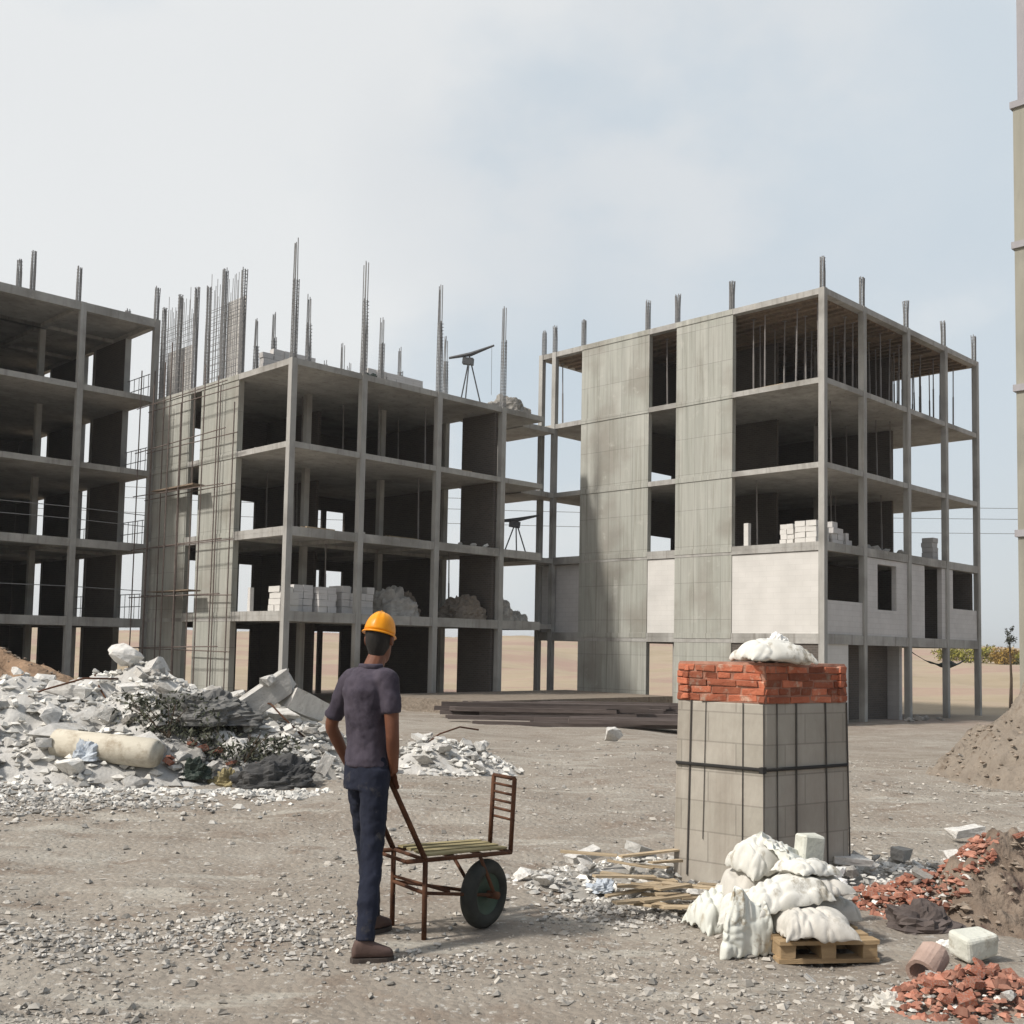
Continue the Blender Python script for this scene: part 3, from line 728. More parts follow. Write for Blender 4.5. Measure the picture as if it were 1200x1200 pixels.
for h, n_ in ((HEAPS[7], 800), (HEAPS[8], 700)):
    for _ in range(n_):
        x, y = in_heap(h, 1.3); s_ = random.uniform(.25, 1) ** 2 * .034 + .005
        bc_.append((x, y, top(x, y) - .01 + s_ * .2, s_))
stones_mesh('rubble', bc_, M_brickchip)
cl_ = []
for h, n_, hi in ((HEAPS[1], 1700, .05), (HEAPS[0], 700, .07), (HEAPS[5], 900, .028)):
    for _ in range(n_):
        x, y = in_heap(h, 1.15); s_ = random.uniform(.2, 1) ** 2 * hi + .006
        cl_.append((x, y, top(x, y) - .035 + s_ * .2, s_))
stones_mesh('rubble', cl_, M_clods)
gr = []
def gdens(x, y): return .5 + .9 * noise.noise((x * .55, y * .55, 9.0)) + .35 * noise.noise((x * 1.7, y * 1.7, 2.0))
n = 0
while n < 30000:
    a = R(random.uniform(-33, 33)); r = 4.0 * (24 / 4.0) ** (random.random() ** 1.15)
    x, y = r * math.sin(a), r * math.cos(a)
    if random.random() > max(.08, gdens(x, y) * .8 - .12): continue
    s = min(.024, .0035 * random.random() ** -.5) * (1 + .04 * r)
    gr.append((x, y, gz(x, y) + s * .15, s)); n += 1
stones_mesh('gravel', gr, M_gravel)

chips = []
for (cx, cy, rx, ry, n_, hi) in ((-1.45, 6.15, .80, .45, 1050, .022), (-2.3, 5.7, .55, .35, 420, .022), (-.55, 5.6, .5, .22, 350, .018), (-4.6, 10.9, 1.6, .9, 1500, .035), (-6.2, 11.2, 1.2, .7, 700, .04), (.75, 6.9, .42, .38, 900, .024), (2.7, 8.4, .7, .5, 500, .032), (1.9, 5.2, .5, .3, 260, .02)):
    for _ in range(n_):
        x, y = cx + random.gauss(0, rx * .6), cy + random.gauss(0, ry * .6)
        if math.hypot(x + .72, y - 5.64) < .16 or math.hypot(x + .74, y - 6.2) < .14: continue
        s_ = random.uniform(.25, 1) ** 2 * hi + .004
        chips.append((x, y, gz(x, y) + s_ * .3, s_))
stones_mesh('gravel', chips, M_chips)
dark = []
for _ in range(260):
    a = R(random.uniform(-30, 30)); r = random.uniform(4.6, 11); x, y = r * math.sin(a), r * math.cos(a)
    if gdens(x, y) < .45: continue
    s_ = random.uniform(.006, .016); dark.append((x, y, gz(x, y) + s_ * .2, s_))
stones_mesh('gravel', dark, M_darkchip)
# countable chunks
G1 = 'broken concrete chunks on the long rubble bank'
for k in range(112):
    x, y = in_heap(HEAPS[2]); s = random.choice((.1, .13, .16, .2, .26, .34)) * random.uniform(.8, 1.15)
    put_chunk(CH_W, 'concrete_chunk', x, y, s, 'broken pale concrete chunk lying in the long rubble bank with the cream pipe', 'chunk', G1, .3)
G2 = 'grey stones around the dark shrubs'
for k in range(34):
    x, y = in_heap(HEAPS[3]); s = random.uniform(.08, .22)
    put_chunk(CH_G, 'stone', x, y, s, 'grey stone lying in the heap around the dark dry shrubs', 'stone', G2, .3)
G3 = 'white chunks beside the worker'
for k in range(34):
    x, y = in_heap(HEAPS[4]); s = random.uniform(.06, .17)
    put_chunk(CH_W, 'concrete_chunk', x, y, s, 'small white concrete chunk in the low pile beyond the wheelbarrow', 'chunk', G3, .3)
G4 = 'chunks strewn by the pillar foot'
for k in range(40):
    x, y = in_heap(HEAPS[6] if k % 2 else HEAPS[9], .95); s = random.uniform(.035, .10)
    put_chunk(CH_W if k % 3 else CH_G, 'concrete_chunk', x, y, s, 'loose grey and white concrete chunk strewn at the foot of the brick-topped pillar', 'chunk', G4, .3)
G5 = 'stones scattered over the open yard'
k = 0
while k < 46:
    a = R(random.uniform(-27, 27)); r = random.uniform(5, 20); x, y = r * math.sin(a), r * math.cos(a)
    if -1.2 < x < .6 and 5 < y < 7.5: continue
    s = random.uniform(.022, .05) * (1 + r * .04); k += 1
    put_chunk(CH_G, 'stone', x, y, s, 'lone stone half sunk in the dusty open yard', 'stone', G5, .45)
G6 = 'broken red bricks in the near heaps'
for (cx, cy, sp, n_) in ((2.66, 7.0, .30, 26), (2.10, 5.02, .27, 24)):
    for k in range(n_):
        x, y = cx + random.gauss(0, sp * .6), cy + random.gauss(0, sp * .45)
        put_chunk(CH_B, 'brick_piece', x, y, random.choice((.025, .03, .04, .05, .065)) * random.uniform(.8, 1.15), 'broken red brick piece in the litter beside the crumbly soil heap', 'brick', G6, .25)
G8 = 'white lumps among the dark shrubs'
for k in range(22):
    x, y = -3.6 + random.uniform(-1.3, 1.3), 13.15 + random.uniform(-.35, .7)
    put_chunk(CH_W, 'concrete_chunk', x, y, random.uniform(.07, .16), 'pale concrete lump caught among the dark dry shrubs', 'chunk', G8, -.2)
G7 = 'red bricks under the dark shrubs'
for k in range(12):
    x, y = -3.6 + random.uniform(-.95, .75), 12.95 + random.uniform(-.15, .35)
    put_chunk(CH_B, 'brick_piece', x, y, random.uniform(.08, .15), 'dusty red brick piece lying under the dark dry shrubs', 'brick', G7, .2)
def single(meshes, name, x, y, sc, rot, label, cat, z=None, sink=.4):
    o = bpy.data.objects.new(name, meshes); C.objects.link(o); o.scale = sc; o.rotation_euler = rot
    o.location = (x, y, (top(x, y) if z is None else z) + sc[2] * sink); tag(o, label, cat); return o
single(CH_W[1], 'concrete_lump', -3.35, 14.3, (.80, .28, .60), (.1, -.62, .25), 'big grey broken slab leaning up over the dark shrubs', 'slab piece', None, .35)
single(CH_W[4], 'concrete_lump', -2.75, 14.6, (.42, .3, .62), (.25, .35, .9), 'upright pale concrete lump beside the leaning slab', 'chunk', None, .4)
single(CH_W[9], 'concrete_chunk', -3.15, 14.2, (.16, .16, .15), (0, 0, 0), 'small round white lump on top of the leaning slab', 'chunk', gz(-3.15, 14.2) + 1.18, .0)
single(CH_W[2], 'concrete_lump', -2.2, 13.2, (.14, .1, .42), (.2, .45, .1), 'narrow white slab sliver leaning behind the worker', 'slab piece', None, .5)
single(CH_W[3], 'concrete_chunk', -7.2, 14.0, (.75, .4, .3), (.1, .1, .2), 'long grey concrete block on the rubble bank above the pipe', 'chunk', None, .5)
single(CH_W[5], 'concrete_chunk', -6.3, 16.6, (.7, .4, .3), (.1, -.35, .2), 'pale tilted concrete slab at the crest of the rubble bank', 'slab piece', None, .4)
single(CH_W[8], 'concrete_chunk', -5.5, 15.6, (.30, .27, .28), (0, .2, .5), 'rounded grey boulder at the crest of the rubble bank', 'boulder', None, .5)
single(CH_W[0], 'concrete_block', .60, 8.55, (.23, .12, .12), (.1, -.25, .45), 'pale broken concrete block lying near the wheelbarrow', 'block', None, .6)
single(CH_W[6], 'concrete_block', .98, 8.1, (.19, .16, .12), (.2, .3, .9), 'angular pale lump beside the boards by the pillar', 'block', None, .5)
single(CH_G[6], 'concrete_block', 2.95, 8.25, (.17, .13, .12), (.1, .1, .9), 'square brownish block behind the pillar next to the sacks', 'block', None, .6)
single(CH_W[3], 'concrete_block', 3.98, 9.55, (.26, .14, .15), (.05, -.1, .3), 'cream broken block on the open ground below the earth mound', 'block', None, .6)
single(CH_W[4], 'concrete_block', 2.35, 7.55, (.19, .14, .10), (.1, .1, .2), 'bright white block between the sacks and the red bricks', 'block', None, .7)
single(CH_W[9], 'concrete_chunk', -.5, 20.3, (.2, .16, .16), (0, 0, 0), 'single bright white lump on the yard before the timber stacks', 'chunk', None, .6)
single(CH_W[10], 'concrete_chunk', 2.3, 24.5, (.34, .3, .3), (0, .2, .7), 'grey boulder at the end of the dark timber stacks', 'boulder', None, .6)

# cream pipe on the bank
x0, y0 = -5.35, 12.95; x1, y1 = -4.07, 12.72
z0, z1 = gz(x0, y0) + .42, gz(x1, y1) + .36
P0, P1 = Vector((x0, y0, z0)), Vector((x1, y1, z1)); d = (P1 - P0).normalized()
pts = [P0, P0 + d * .01, P1 - d * .09, P1 - d * .03, P1, P1 + d * .002, P1 - d * .03, P1 - d * .5]
o = MB().tube(pts, [.155, .17, .172, .162, .145, .125, .115, .115], 28).build('concrete_pipe', M_pipe, smooth=True)
tag(o, 'cream pipe length lying on the front of the rubble bank', 'pipe')
for k, (x, y, ln, az, up) in enumerate(((-6.4, 13.8, 1.3, .4, .5), (-5.2, 14.3, 1.1, 2.4, .7), (-3.6, 13.9, 1.4, 1.1, .6), (-2.6, 14.0, 1.0, 2.9, .8), (-7.3, 13.3, 1.2, .1, .3), (-1.2, 15.2, .8, .6, .6))):
    p0 = Vector((x, y, top(x, y) - .1)); q = Vector((math.cos(az), math.sin(az), up)).normalized()
    tag(MB().tube([p0, p0 + q * ln * .4, p0 + q * ln * .75 + Vector((.08, 0, -.05)), p0 + q * ln + Vector((.2, .05, -.2))], .012, 6).build('bent_rebar', M_rust, smooth=True), 'bent rusty rebar end sticking out of the broken concrete', 'rebar', 'bent rebar ends in the rubble')
# shrubs
def foliage(n, rx, ry, rz, size, clumps, zc):
    cs = [Vector((random.uniform(-.8, .8) * rx, random.uniform(-.8, .8) * ry, zc + random.uniform(-.8, .9) * rz)) for _ in range(clumps)]
    vs_, fs = [], []
    for _ in range(n):
        c = random.choice(cs); p_ = c + Vector((random.gauss(0, rx * .2), random.gauss(0, ry * .2), random.gauss(0, rz * .22)))
        if p_.z < .02: p_.z = .02 + random.random() * .1
        a = Euler((random.uniform(-1.2, 1.2), random.uniform(-1.2, 1.2), random.uniform(0, 6.28))).to_matrix(); s = size * random.uniform(.5, 1.2)
        b = len(vs_); vs_ += [p_ + a @ Vector(q) for q in ((-s, 0, 0), (0, -s * .4, 0), (s, 0, s * .15), (0, s * .4, 0))]; fs.append((b, b + 1, b + 2, b + 3))
    return vs_, fs
def shrub(x, y, rx, ry, h, n, size, mat, label, clumps=14, z=None, group=None, cat='shrub', name='shrub'):
    r = empty(name, (x, y, (top(x, y) if z is None else z) - .03)); tag(r, label, cat, group)
    vs_, fs = foliage(n, rx, ry, h * .45, size, clumps, h * .5)
    mesh_obj('foliage', vs_, fs, mat, r)
    mb = MB()
    for k in range(9):
        a = random.uniform(0, 6.28); q = random.uniform(.3, .8)
        mb.tube([(0, 0, 0), (math.cos(a) * rx * q * .5, math.sin(a) * ry * q * .5, h * .45), (math.cos(a) * rx * q, math.sin(a) * ry * q, h * random.uniform(.6, .95))], size * .22, 5, size * .08)
    mb.build('stem', M_stem, r)
    return r
shrub(-4.15, 13.35, .75, .45, .55, 850, .042, M_leafdark, 'dark dry shrub growing at the end of the cream pipe', 18)
shrub(-3.2, 13.25, .75, .45, .45, 850, .042, M_leafdark, 'dark dry shrub below the leaning grey slab', 18)
def crumple(name, x, y, rx, ry, h, mat, label, cat, z=None, seed=0.0, amp=.35):
    vs_, fs = [], []; n, k = (46, 26) if name in ('debris_mound', 'netting_bundle') else (26, 16)
    for i in range(k + 1):
        t = math.pi / 2 * i / k
        for j in range(n):
            a = 2 * math.pi * j / n
            q = 1 + amp * noise.noise((math.cos(a) * 1.6 * math.cos(t) + seed, math.sin(a) * 1.6 * math.cos(t), t * 1.5)) + amp * .5 * noise.noise((math.cos(a) * 5 * math.cos(t) + seed, math.sin(a) * 5 * math.cos(t), t * 5)) + amp * .25 * noise.noise((math.cos(a) * 11 * math.cos(t) + seed, math.sin(a) * 11 * math.cos(t), t * 11))
            vs_.append((math.cos(a) * math.cos(t) * rx * q, math.sin(a) * math.cos(t) * ry * q, math.sin(t) * h * q))
    for i in range(k):
        for j in range(n): fs.append((i * n + j, i * n + (j + 1) % n, (i + 1) * n + (j + 1) % n, (i + 1) * n + j))
    fs.append(tuple(range(n - 1, -1, -1)))
    return tag(mesh_obj(name, vs_, fs, mat, smooth=False, loc=(x, y, (top(x, y) if z is None else z) - .04)), label, cat)
crumple('netting_bundle', -2.75, 12.75, .55, .35, .38, M_net, 'crumpled dark netting bundle at the foot of the shrubs', 'netting', None, 3.0)
crumple('netting_bundle', -3.9, 13.9, .7, .45, .38, M_net2, 'crumpled grey netting bundle behind the dark shrubs', 'netting', None, 8.0)

for x, y, mt, lb in ((-3.3, 12.9, M_slat, 'small yellowish rag caught under the dark shrubs'), (-3.65, 12.85, M_tarp, 'green plastic scrap among the red bricks under the shrubs'), (-4.9, 12.75, M_netblue, 'pale bluish plastic scrap in front of the cream pipe')):
    crumple('scrap', x, y, .17, .13, .2, mt, lb, 'scrap', None, x * 7, .5)
# ------------------------------------------------------------------ dark timber in the court
def timber(x, y, z, L_, rz, label, w=.16, h=.12, mat=None):
    mb = MB().obox((0, 0, h / 2), (L_, w, h), (0, 0, 0), .008)
    o = mb.build('timber', mat or M_darkwood, None, loc=(x, y, z)); o.rotation_euler = (0, 0, rz); return tag(o, label, 'timber', 'dark timber beams lying before the court')
TL = 'long dark timber beam lying in the stack on the court ground'
for row, (yy, n_, zz) in enumerate(((33.5, 8, 4), (30.3, 7, 2), (36.5, 5, 3))):
    for k in range(n_):
        for lay in range(zz):
            if random.random() < .25: continue
            x = 2.2 + random.uniform(-1.8, 1.8) + (.8 if row == 1 else 0); y = yy + k * .19 + random.uniform(-.05, .05)
            timber(x, y, gz(2, yy) - .02 + lay * .125, random.uniform(4.5, 6.5), random.uniform(-.03, .03), TL)
ct = MB().obox((0, 0, 0), (10.5, 5.5, .62), (0, 0, RZ), .02).build('court_plinth', M_soil, None, loc=(0.6, 40.2, -.42)); tag(ct, 'low dark earth plinth inside the court between the blocks', 'plinth')

# ------------------------------------------------------------------ things on the decks
def stack(name, a, b, z, sx, sy, sz, label, mat=None, nx=2, ny=2, nz=3):
    """a stack of aerated blocks, its courses slightly shifted"""
    mb = MB()
    for k in range(nz):
        for i in range(nx):
            for j in range(ny):
                if k == nz - 1 and random.random() < .25: continue
                mb.obox(((i + .5) / nx * sx - sx / 2 + random.uniform(-.02, .02), (j + .5) / ny * sy - sy / 2 + random.uniform(-.02, .02), (k + .5) * sz / nz), (sx / nx - .012, sy / ny - .012, sz / nz - .008), (0, 0, random.uniform(-.04, .04)), .006)
    o = mb.build(name, mat or M_block, None, loc=BP(a, b, z)); o.rotation_euler = (0, 0, RZ); return tag(o, label, 'block pile')
z = CS[0]
stack('block_pile', -14.0, 12.5, z, .75, .7, .85, 'pale block pile at the very corner of the middle block', nz=4)
stack('block_pile', -13.2, 12.9, z, .8, .8, .95, 'tall dusty block pile beside the corner pile on the first deck', M_block2, nz=4)
stack('block_pile', -12.35, 12.6, z, .75, .7, .90, 'grey block pile just before the second column on the first deck', M_block2, nz=4)
stack('block_pile', -11.0, 12.7, z, 1.4, .8, 1.0, 'wide grey block pile behind the second column on the first deck', M_block2, 4, 2, 4)
crumple('debris_mound', *BP(-9.0, 12.9, z)[:2], 1.0, .6, 1.05, M_rock2, 'rounded grey debris mound on the first deck above the worker', 'debris mound', z, 1.0, .3)
crumple('debris_mound', *BP(-8.1, 13.4, z)[:2], .7, .6, .95, M_soil, 'brown debris mound before the third column on the first deck', 'debris mound', z, 5.0, .3)
crumple('debris_mound', *BP(-5.4, 12.9, z)[:2], .95, .7, .95, M_soil, 'dark brown debris mound between the last two columns of the first deck', 'debris mound', z, 11.0, .3)
crumple('debris_mound', *BP(-3.8, 12.6, z)[:2], .65, .5, 1.15, M_rock2, 'steep grey debris mound on the open link of the first deck', 'debris mound', z, 15.0, .3)
crumple('debris_mound', *BP(-2.4, 12.9, z)[:2], .5, .4, .5, M_rock2, 'low grey debris mound at the end of the open link', 'debris mound', z, 19.0, .3)
stack('concrete_post', -15.0 + .75, 14.2, z, .16, .16, .85, 'short concrete post standing by the shear wall of the first deck', M_block, 1, 1, 1)['category'] = 'post'
for k, (a, b, s_) in enumerate(((-11.0, 12.1, .12), (-6.3, 12.1, .14), (-5.6, 12.1, .16), (-5.0, 12.05, .18))):
    put_chunk(CH_W, 'concrete_chunk', *AB(a, b), s_, 'small rubble lump near the edge of the second deck', 'chunk', 'lumps on the second deck', .1, 1, CS[1])
z = RS[1]
stack('block_pile', .75, .9, z, .9, .85, .82, 'white block pile at the corner of the second deck', M_block, 3, 2, 4)
stack('block_pile', .7, 1.75, z, .55, .55, .75, 'second white block pile beside the corner pile', M_block, 2, 2, 4)
stack('block_pile', 1.75, .7, z, .8, .6, .85, 'grey block pile beside the corner column of the second deck', M_block2, 2, 2, 4)
stack('block_pile', 2.5, .6, z, .45, .5, .5, 'low grey block pile before the second column of the second deck', M_block2, 2, 2, 2)
stack('concrete_post', .5, 3.45, z, .2, .2, .9, 'white stub post by the shear wall of the second deck', M_block, 1, 1, 1)['category'] = 'post'
for k, (a, s_) in enumerate(((3.9, .25), (4.6, .32), (5.4, .3), (6.1, .26), (7.4, .3))):
    put_chunk(CH_G, 'concrete_chunk', *AB(a, .7), s_, 'grey rubble lump lying along the open edge of the second deck', 'chunk', 'lumps on the corner block deck', .05, 1, z)
stack('block_pile', 10.2, .75, z, .5, .5, 1.0, 'narrow tall block pile near the far end of the second deck', M_block2, 1, 1, 5)
z = CS[3]
stack('masonry_piece', -11.0, 17.0, z, 2.9, .3, 1.75, 'grey masonry piece standing on the deck behind the tallest rebar', M_block2, 6, 1, 8)
stack('masonry_piece', -6.4, 16.4, z, 3.0, .3, 1.7, 'long pale grey masonry piece on the deck behind the middle columns', M_block2, 6, 1, 8)
crumple('debris_mound', *BP(-9.9, 13.5, z)[:2], .6, .5, .5, M_tarp, 'dark crumpled tarpaulin on the top deck of the middle block', 'tarpaulin', z, 23.0, .4)
crumple('debris_mound', *BP(-3.4, 12.6, z)[:2], .9, .5, .75, M_rock2, 'grey debris mound at the end of the top deck of the middle block', 'debris mound', z, 27.0, .3)
put_chunk(CH_W, 'concrete_chunk', *AB(-13.9, 14.6), .2, 'white lump by the shear wall on the third deck', 'chunk', None, .1, 1, CS[2])

def hoist(a, b, z, h, label, rz):
    r = empty('roof_hoist', BP(a, b, z), rz); tag(r, label, 'hoist')
    for k in range(3):
        an = k * 2.094 + .4
        MB().tube([(math.cos(an) * .55, math.sin(an) * .55, 0), (0, 0, h * .82)], .028, 6).build('leg', M_hoist, r)
    MB().tube([(-.85, 0, h * .80), (.05, 0, h * .86), (1.0, 0, h * 1.0)], [.05, .09, .04], 8).build('jib', M_hoist, r)
    MB().obox((-.05, 0, h * .74), (.42, .3, .26), (0, .1, 0), .02).build('motor', M_hoist, r)
    MB().tube([(.9, 0, h * .98), (.92, 0, h * .2)], .008, 5).build('cable', M_hoist, r)
hoist(-5.3, 12.9, CS[3], 2.55, 'dark tripod hoist with a slanted jib on the top deck', -.1)
hoist(-2.55, 12.8, CS[1], 1.65, 'small dark tripod hoist on the open link of the second deck', .2)

GC = 'props standing in the lower storeys'
for (a, b, zz, hh) in [(CCA + random.uniform(.8, 9), CCB + random.uniform(1.5, 6), CS[k], CS[k + 1] - .15 - CS[k]) for k in (0, 1, 1, 2, 2, 2, 2) for _ in range(2)] + [(random.uniform(.8, 8.5), random.uniform(1.2, 4), RS[k], RS[k + 1] - .15 - RS[k]) for k in (1, 1, 2, 2, 2) for _ in range(2)]:
    o = copy_tree(pp); o.location = BP(a, b, zz); o.scale = (1, 1, hh / 2.95)
    tag(o, 'lone thin steel prop left standing in a dim lower storey', 'prop', GC)
for k, (a, b, zz, ln) in enumerate(((-12.6, 12.05, CS[3], 1.9), (-9.6, 12.2, CS[3], 2.4), (-6.6, 12.0, CS[2], 1.6), (-9.2, 12.0, CS[1], 1.8), (4.6, .35, RS[3], 2.2), (8.4, .35, RS[3], 1.7), (1.7, .4, RS[2], 1.6), (.4, 2.2, RS[3], 1.5), (8.6, .4, RS[1], 1.4), (-12.9, 12.0, CS[1], 1.3))):
    for q in range(3):
        o = MB().obox((0, 0, .03), (ln * random.uniform(.7, 1), .11, .045), (0, 0, 0), .008).build('plank', M_plank, None, loc=BP(a + random.uniform(-.2, .2), b + q * .13, zz + .002 + (.047 if q == 2 and random.random() < .5 else 0)))
        o.rotation_euler = (0, 0, RZ + (math.pi / 2 if a == .4 else 0) + random.uniform(-.12, .12)); tag(o, 'grey formwork plank left lying along the edge of a deck', 'plank', 'planks left on the decks')

# sagging tarpaulin under the first deck
vs_, fs = [], []
nn = 24
A_, B_ = Vector(BP(7.4, .5, 2.0)), Vector(BP(13.3, .5, 1.75))
for i in range(nn + 1):
    t = i / nn; p_ = A_.lerp(B_, t); sag = .55 * math.sin(math.pi * t) ** .8
    w_ = .04 + .55 * sstep(.45, 1, t)
    for j, off in enumerate((0, .5, 1)):
        vs_.append((p_.x + V.x * off * .9 * sstep(.3, 1, t), p_.y + V.y * off * .9 * sstep(.3, 1, t), p_.z - sag - w_ * (1 - abs(off - .5)) * .8 + .05 * noise.noise((t * 9, off * 3, 2))))
for i in range(nn):
    for j in range(2): fs.append((i * 3 + j, (i + 1) * 3 + j, (i + 1) * 3 + j + 1, i * 3 + j + 1))
o = mesh_obj('tarpaulin', vs_, fs, M_tarp, smooth=True); so_ = o.modifiers.new('thick', 'SOLIDIFY'); so_.thickness = .02
tag(o, 'dark green tarpaulin slung between the ground floor columns', 'tarpaulin')
put_chunk(CH_G, 'stone', *AB(6.2, -.6), .3, 'grey rubble lump on the ground before the open ground floor', 'stone', 'lumps before the ground floor', .3)
for a, b in ((5.4, -.5), (7.1, -.4), (7.8, -.8), (8.6, -.3), (4.8, -.9)):
    put_chunk(CH_G, 'stone', *AB(a, b), random.uniform(.15, .3), 'grey rubble lump on the ground before the open ground floor', 'stone', 'lumps before the ground floor', .3)

# ------------------------------------------------------------------ far plants, cables
for (px, hh, rx, mt, lab) in ((60.9, 2.2, 1.8, M_leafyel, 'yellow green bush close against the end column of the corner block'), (63.0, 2.0, 1.7, M_leaforange, 'ochre bush between two yellow green bushes far beyond the yard'),
                             (65.4, 1.9, 2.0, M_leafyel, 'low yellow green bush next to the tower foot'), (68.5, 2.2, 2.0, M_leafyel, 'broad yellow green bush mostly hidden by the tower'), (57.5, 2.0, 2.0, M_leafyel, 'yellow green bush seen through the ground floor of the corner block')):
    shrub(px, 140 + random.uniform(-3, 3), rx, rx, hh, 1500, .2, mt, lab, 26, None, None, 'bush', 'bush')
tr = empty('tree', (27.55, 60, gz(27.55, 60))); tag(tr, 'slim dark young tree standing alone at the tower foot', 'tree')
MB().tube([(0, 0, -.1), (.05, 0, 1.6), (-.02, 0, 3.6)], .11, 7, .04).build('trunk', M_stem, tr)
vs_, fs = foliage(260, .34, .34, .55, .09, 9, 3.9); mesh_obj('crown', vs_, fs, M_leafdark, tr)
for k, zz in enumerate((17.6, 16.6, 15.2)):
    pts = [(-75 + 190 * i / 24, 112 + k * 1.1, zz - 1.6 * (1 - (2 * i / 24 - 1) ** 2) + .9) for i in range(25)]
    tag(MB().tube(pts, .025, 4).build('power_cable', M_wire), ('topmost', 'middle', 'lowest')[k] + ' of three thin power cables crossing the sky beyond the blocks', 'cable')
for x in (-75, 115):
    r = empty('utility_pole', (x, 113, gz(x, 113))); tag(r, 'tall utility pole carrying the three cables at ' + ('the tower side' if x > 0 else 'the earth heap side'), 'pole')
    MB().tube([(0, 0, -.5), (0, 0, 20)], .18, 10, .12).build('post', M_wood_pole, r)
    for k, zz in enumerate((17.6, 16.6, 15.2)): MB().obox((0, -.1, zz + 2.2), (.12, 2.4, .12)).build('cross_arm', M_wood_pole, r)

# ------------------------------------------------------------------ brick-topped pillar
pr = empty('masonry_pillar', (1.664, 7.1, 0)); tag(pr, 'grey rendered pillar with a red brick top and dark wires around it', 'pillar')
F0 = [Vector((0, 0)), Vector((.70, .47)), Vector((.165, .89)), Vector((-.535, .42))]
def ring(k, z, cen=Vector((.082, .445))): return [Vector((*(cen + (q - cen) * k), z)) for q in F0]
def prism(mb, k0, z0, k1, z1):
    a, b = ring(k0, z0), ring(k1, z1)
    mb.add(a + b, [(3, 2, 1, 0), (4, 5, 6, 7), (0, 1, 5, 4), (1, 2, 6, 5), (2, 3, 7, 6), (3, 0, 4, 7)])
mb = MB(); prism(mb, 1.0, -.25, .955, 1.27)
sh = mb.build('shaft', M_render, pr)
bv = sh.modifiers.new('b', 'BEVEL'); bv.width = .012; bv.segments = 2
mb = MB(); prism(mb, .952, 1.268, .950, 1.515); mb.build('mortar_core', M_mortar, pr)
mb = MB()
rk = ring(.955, 0)
for c in range(5):
    zc = 1.272 + .024 + c * .049
    for e in range(4):
        p0, p1 = rk[e], rk[(e + 1) % 4]; ln = (p1 - p0).length; dr = (p1 - p0) / ln; an = math.atan2(dr.y, dr.x)
        s = random.uniform(-.12, 0)
        nrm = Vector((dr.y, -dr.x, 0))
        while s < ln - .02:
            bl = random.choice((.21, .20, .10, .15)); a, b = max(s, 0.0), min(s + bl, ln)
            if b - a > .03:
                cpt = p0 + dr * ((a + b) / 2) - nrm * (.045 - random.uniform(-.004, .007)); cpt.z = zc + random.uniform(-.004, .004)
                mb.obox(cpt, (b - a - random.uniform(.003, .012), .10, random.uniform(.039, .046)), (random.uniform(-.03, .03), random.uniform(-.03, .03), an + random.uniform(-.04, .04)), .006)
            s += bl + .006
o = mb.build('brick_band', M_brick, pr); bv = o.modifiers.new('b', 'BEVEL'); bv.width = .005; bv.segments = 2
mb = MB(); prism(mb, .95, 1.516, .93, 1.535); mb.build('mortar_cap', M_mortar, pr)
def face_pt(e, t, z, off=.006):
    k = 1.0 - (.045) * (z + .25) / 1.52
    r_ = ring(k, z); p0, p1 = r_[e], r_[(e + 1) % 4]; dr = (p1 - p0).normalized(); nrm = Vector((dr.y, -dr.x, 0))
    return p0.lerp(p1, t) + nrm * off
for e, t, zlo, r_ in ((0, .13, -.1, .0045), (0, .36, -.1, .0065), (0, .72, -.1, .006), (0, .99, -.1, .006), (3, .17, .1, .006), (3, .34, .35, .0025), (3, .76, .0, .0035), (3, .985, -.1, .004)):
    tt = t + random.uniform(-.012, .012)
    MB().tube([face_pt(e, tt, zlo), face_pt(e, (t + tt) / 2, .6), face_pt(e, t, 1.27)], r_, 6).build('wire', M_wire, pr)
mb = MB()
rg = [face_pt(e, t, .842, .010) for e in range(4) for t in (.02, .5, .98)]
mb.tube(rg + [rg[0]], .0115, 6); mb.build('binding_strap', M_strap, pr)
MB().obox((-.02, -.016, .842), (.045, .03, .04), (0, 0, .8)).build('strap_knot', M_strap, pr)
MB().obox(face_pt(3, .80, .22, .02), (.05, .03, .14), (0, 0, -.65)).build('wall_hook', M_wire, pr)

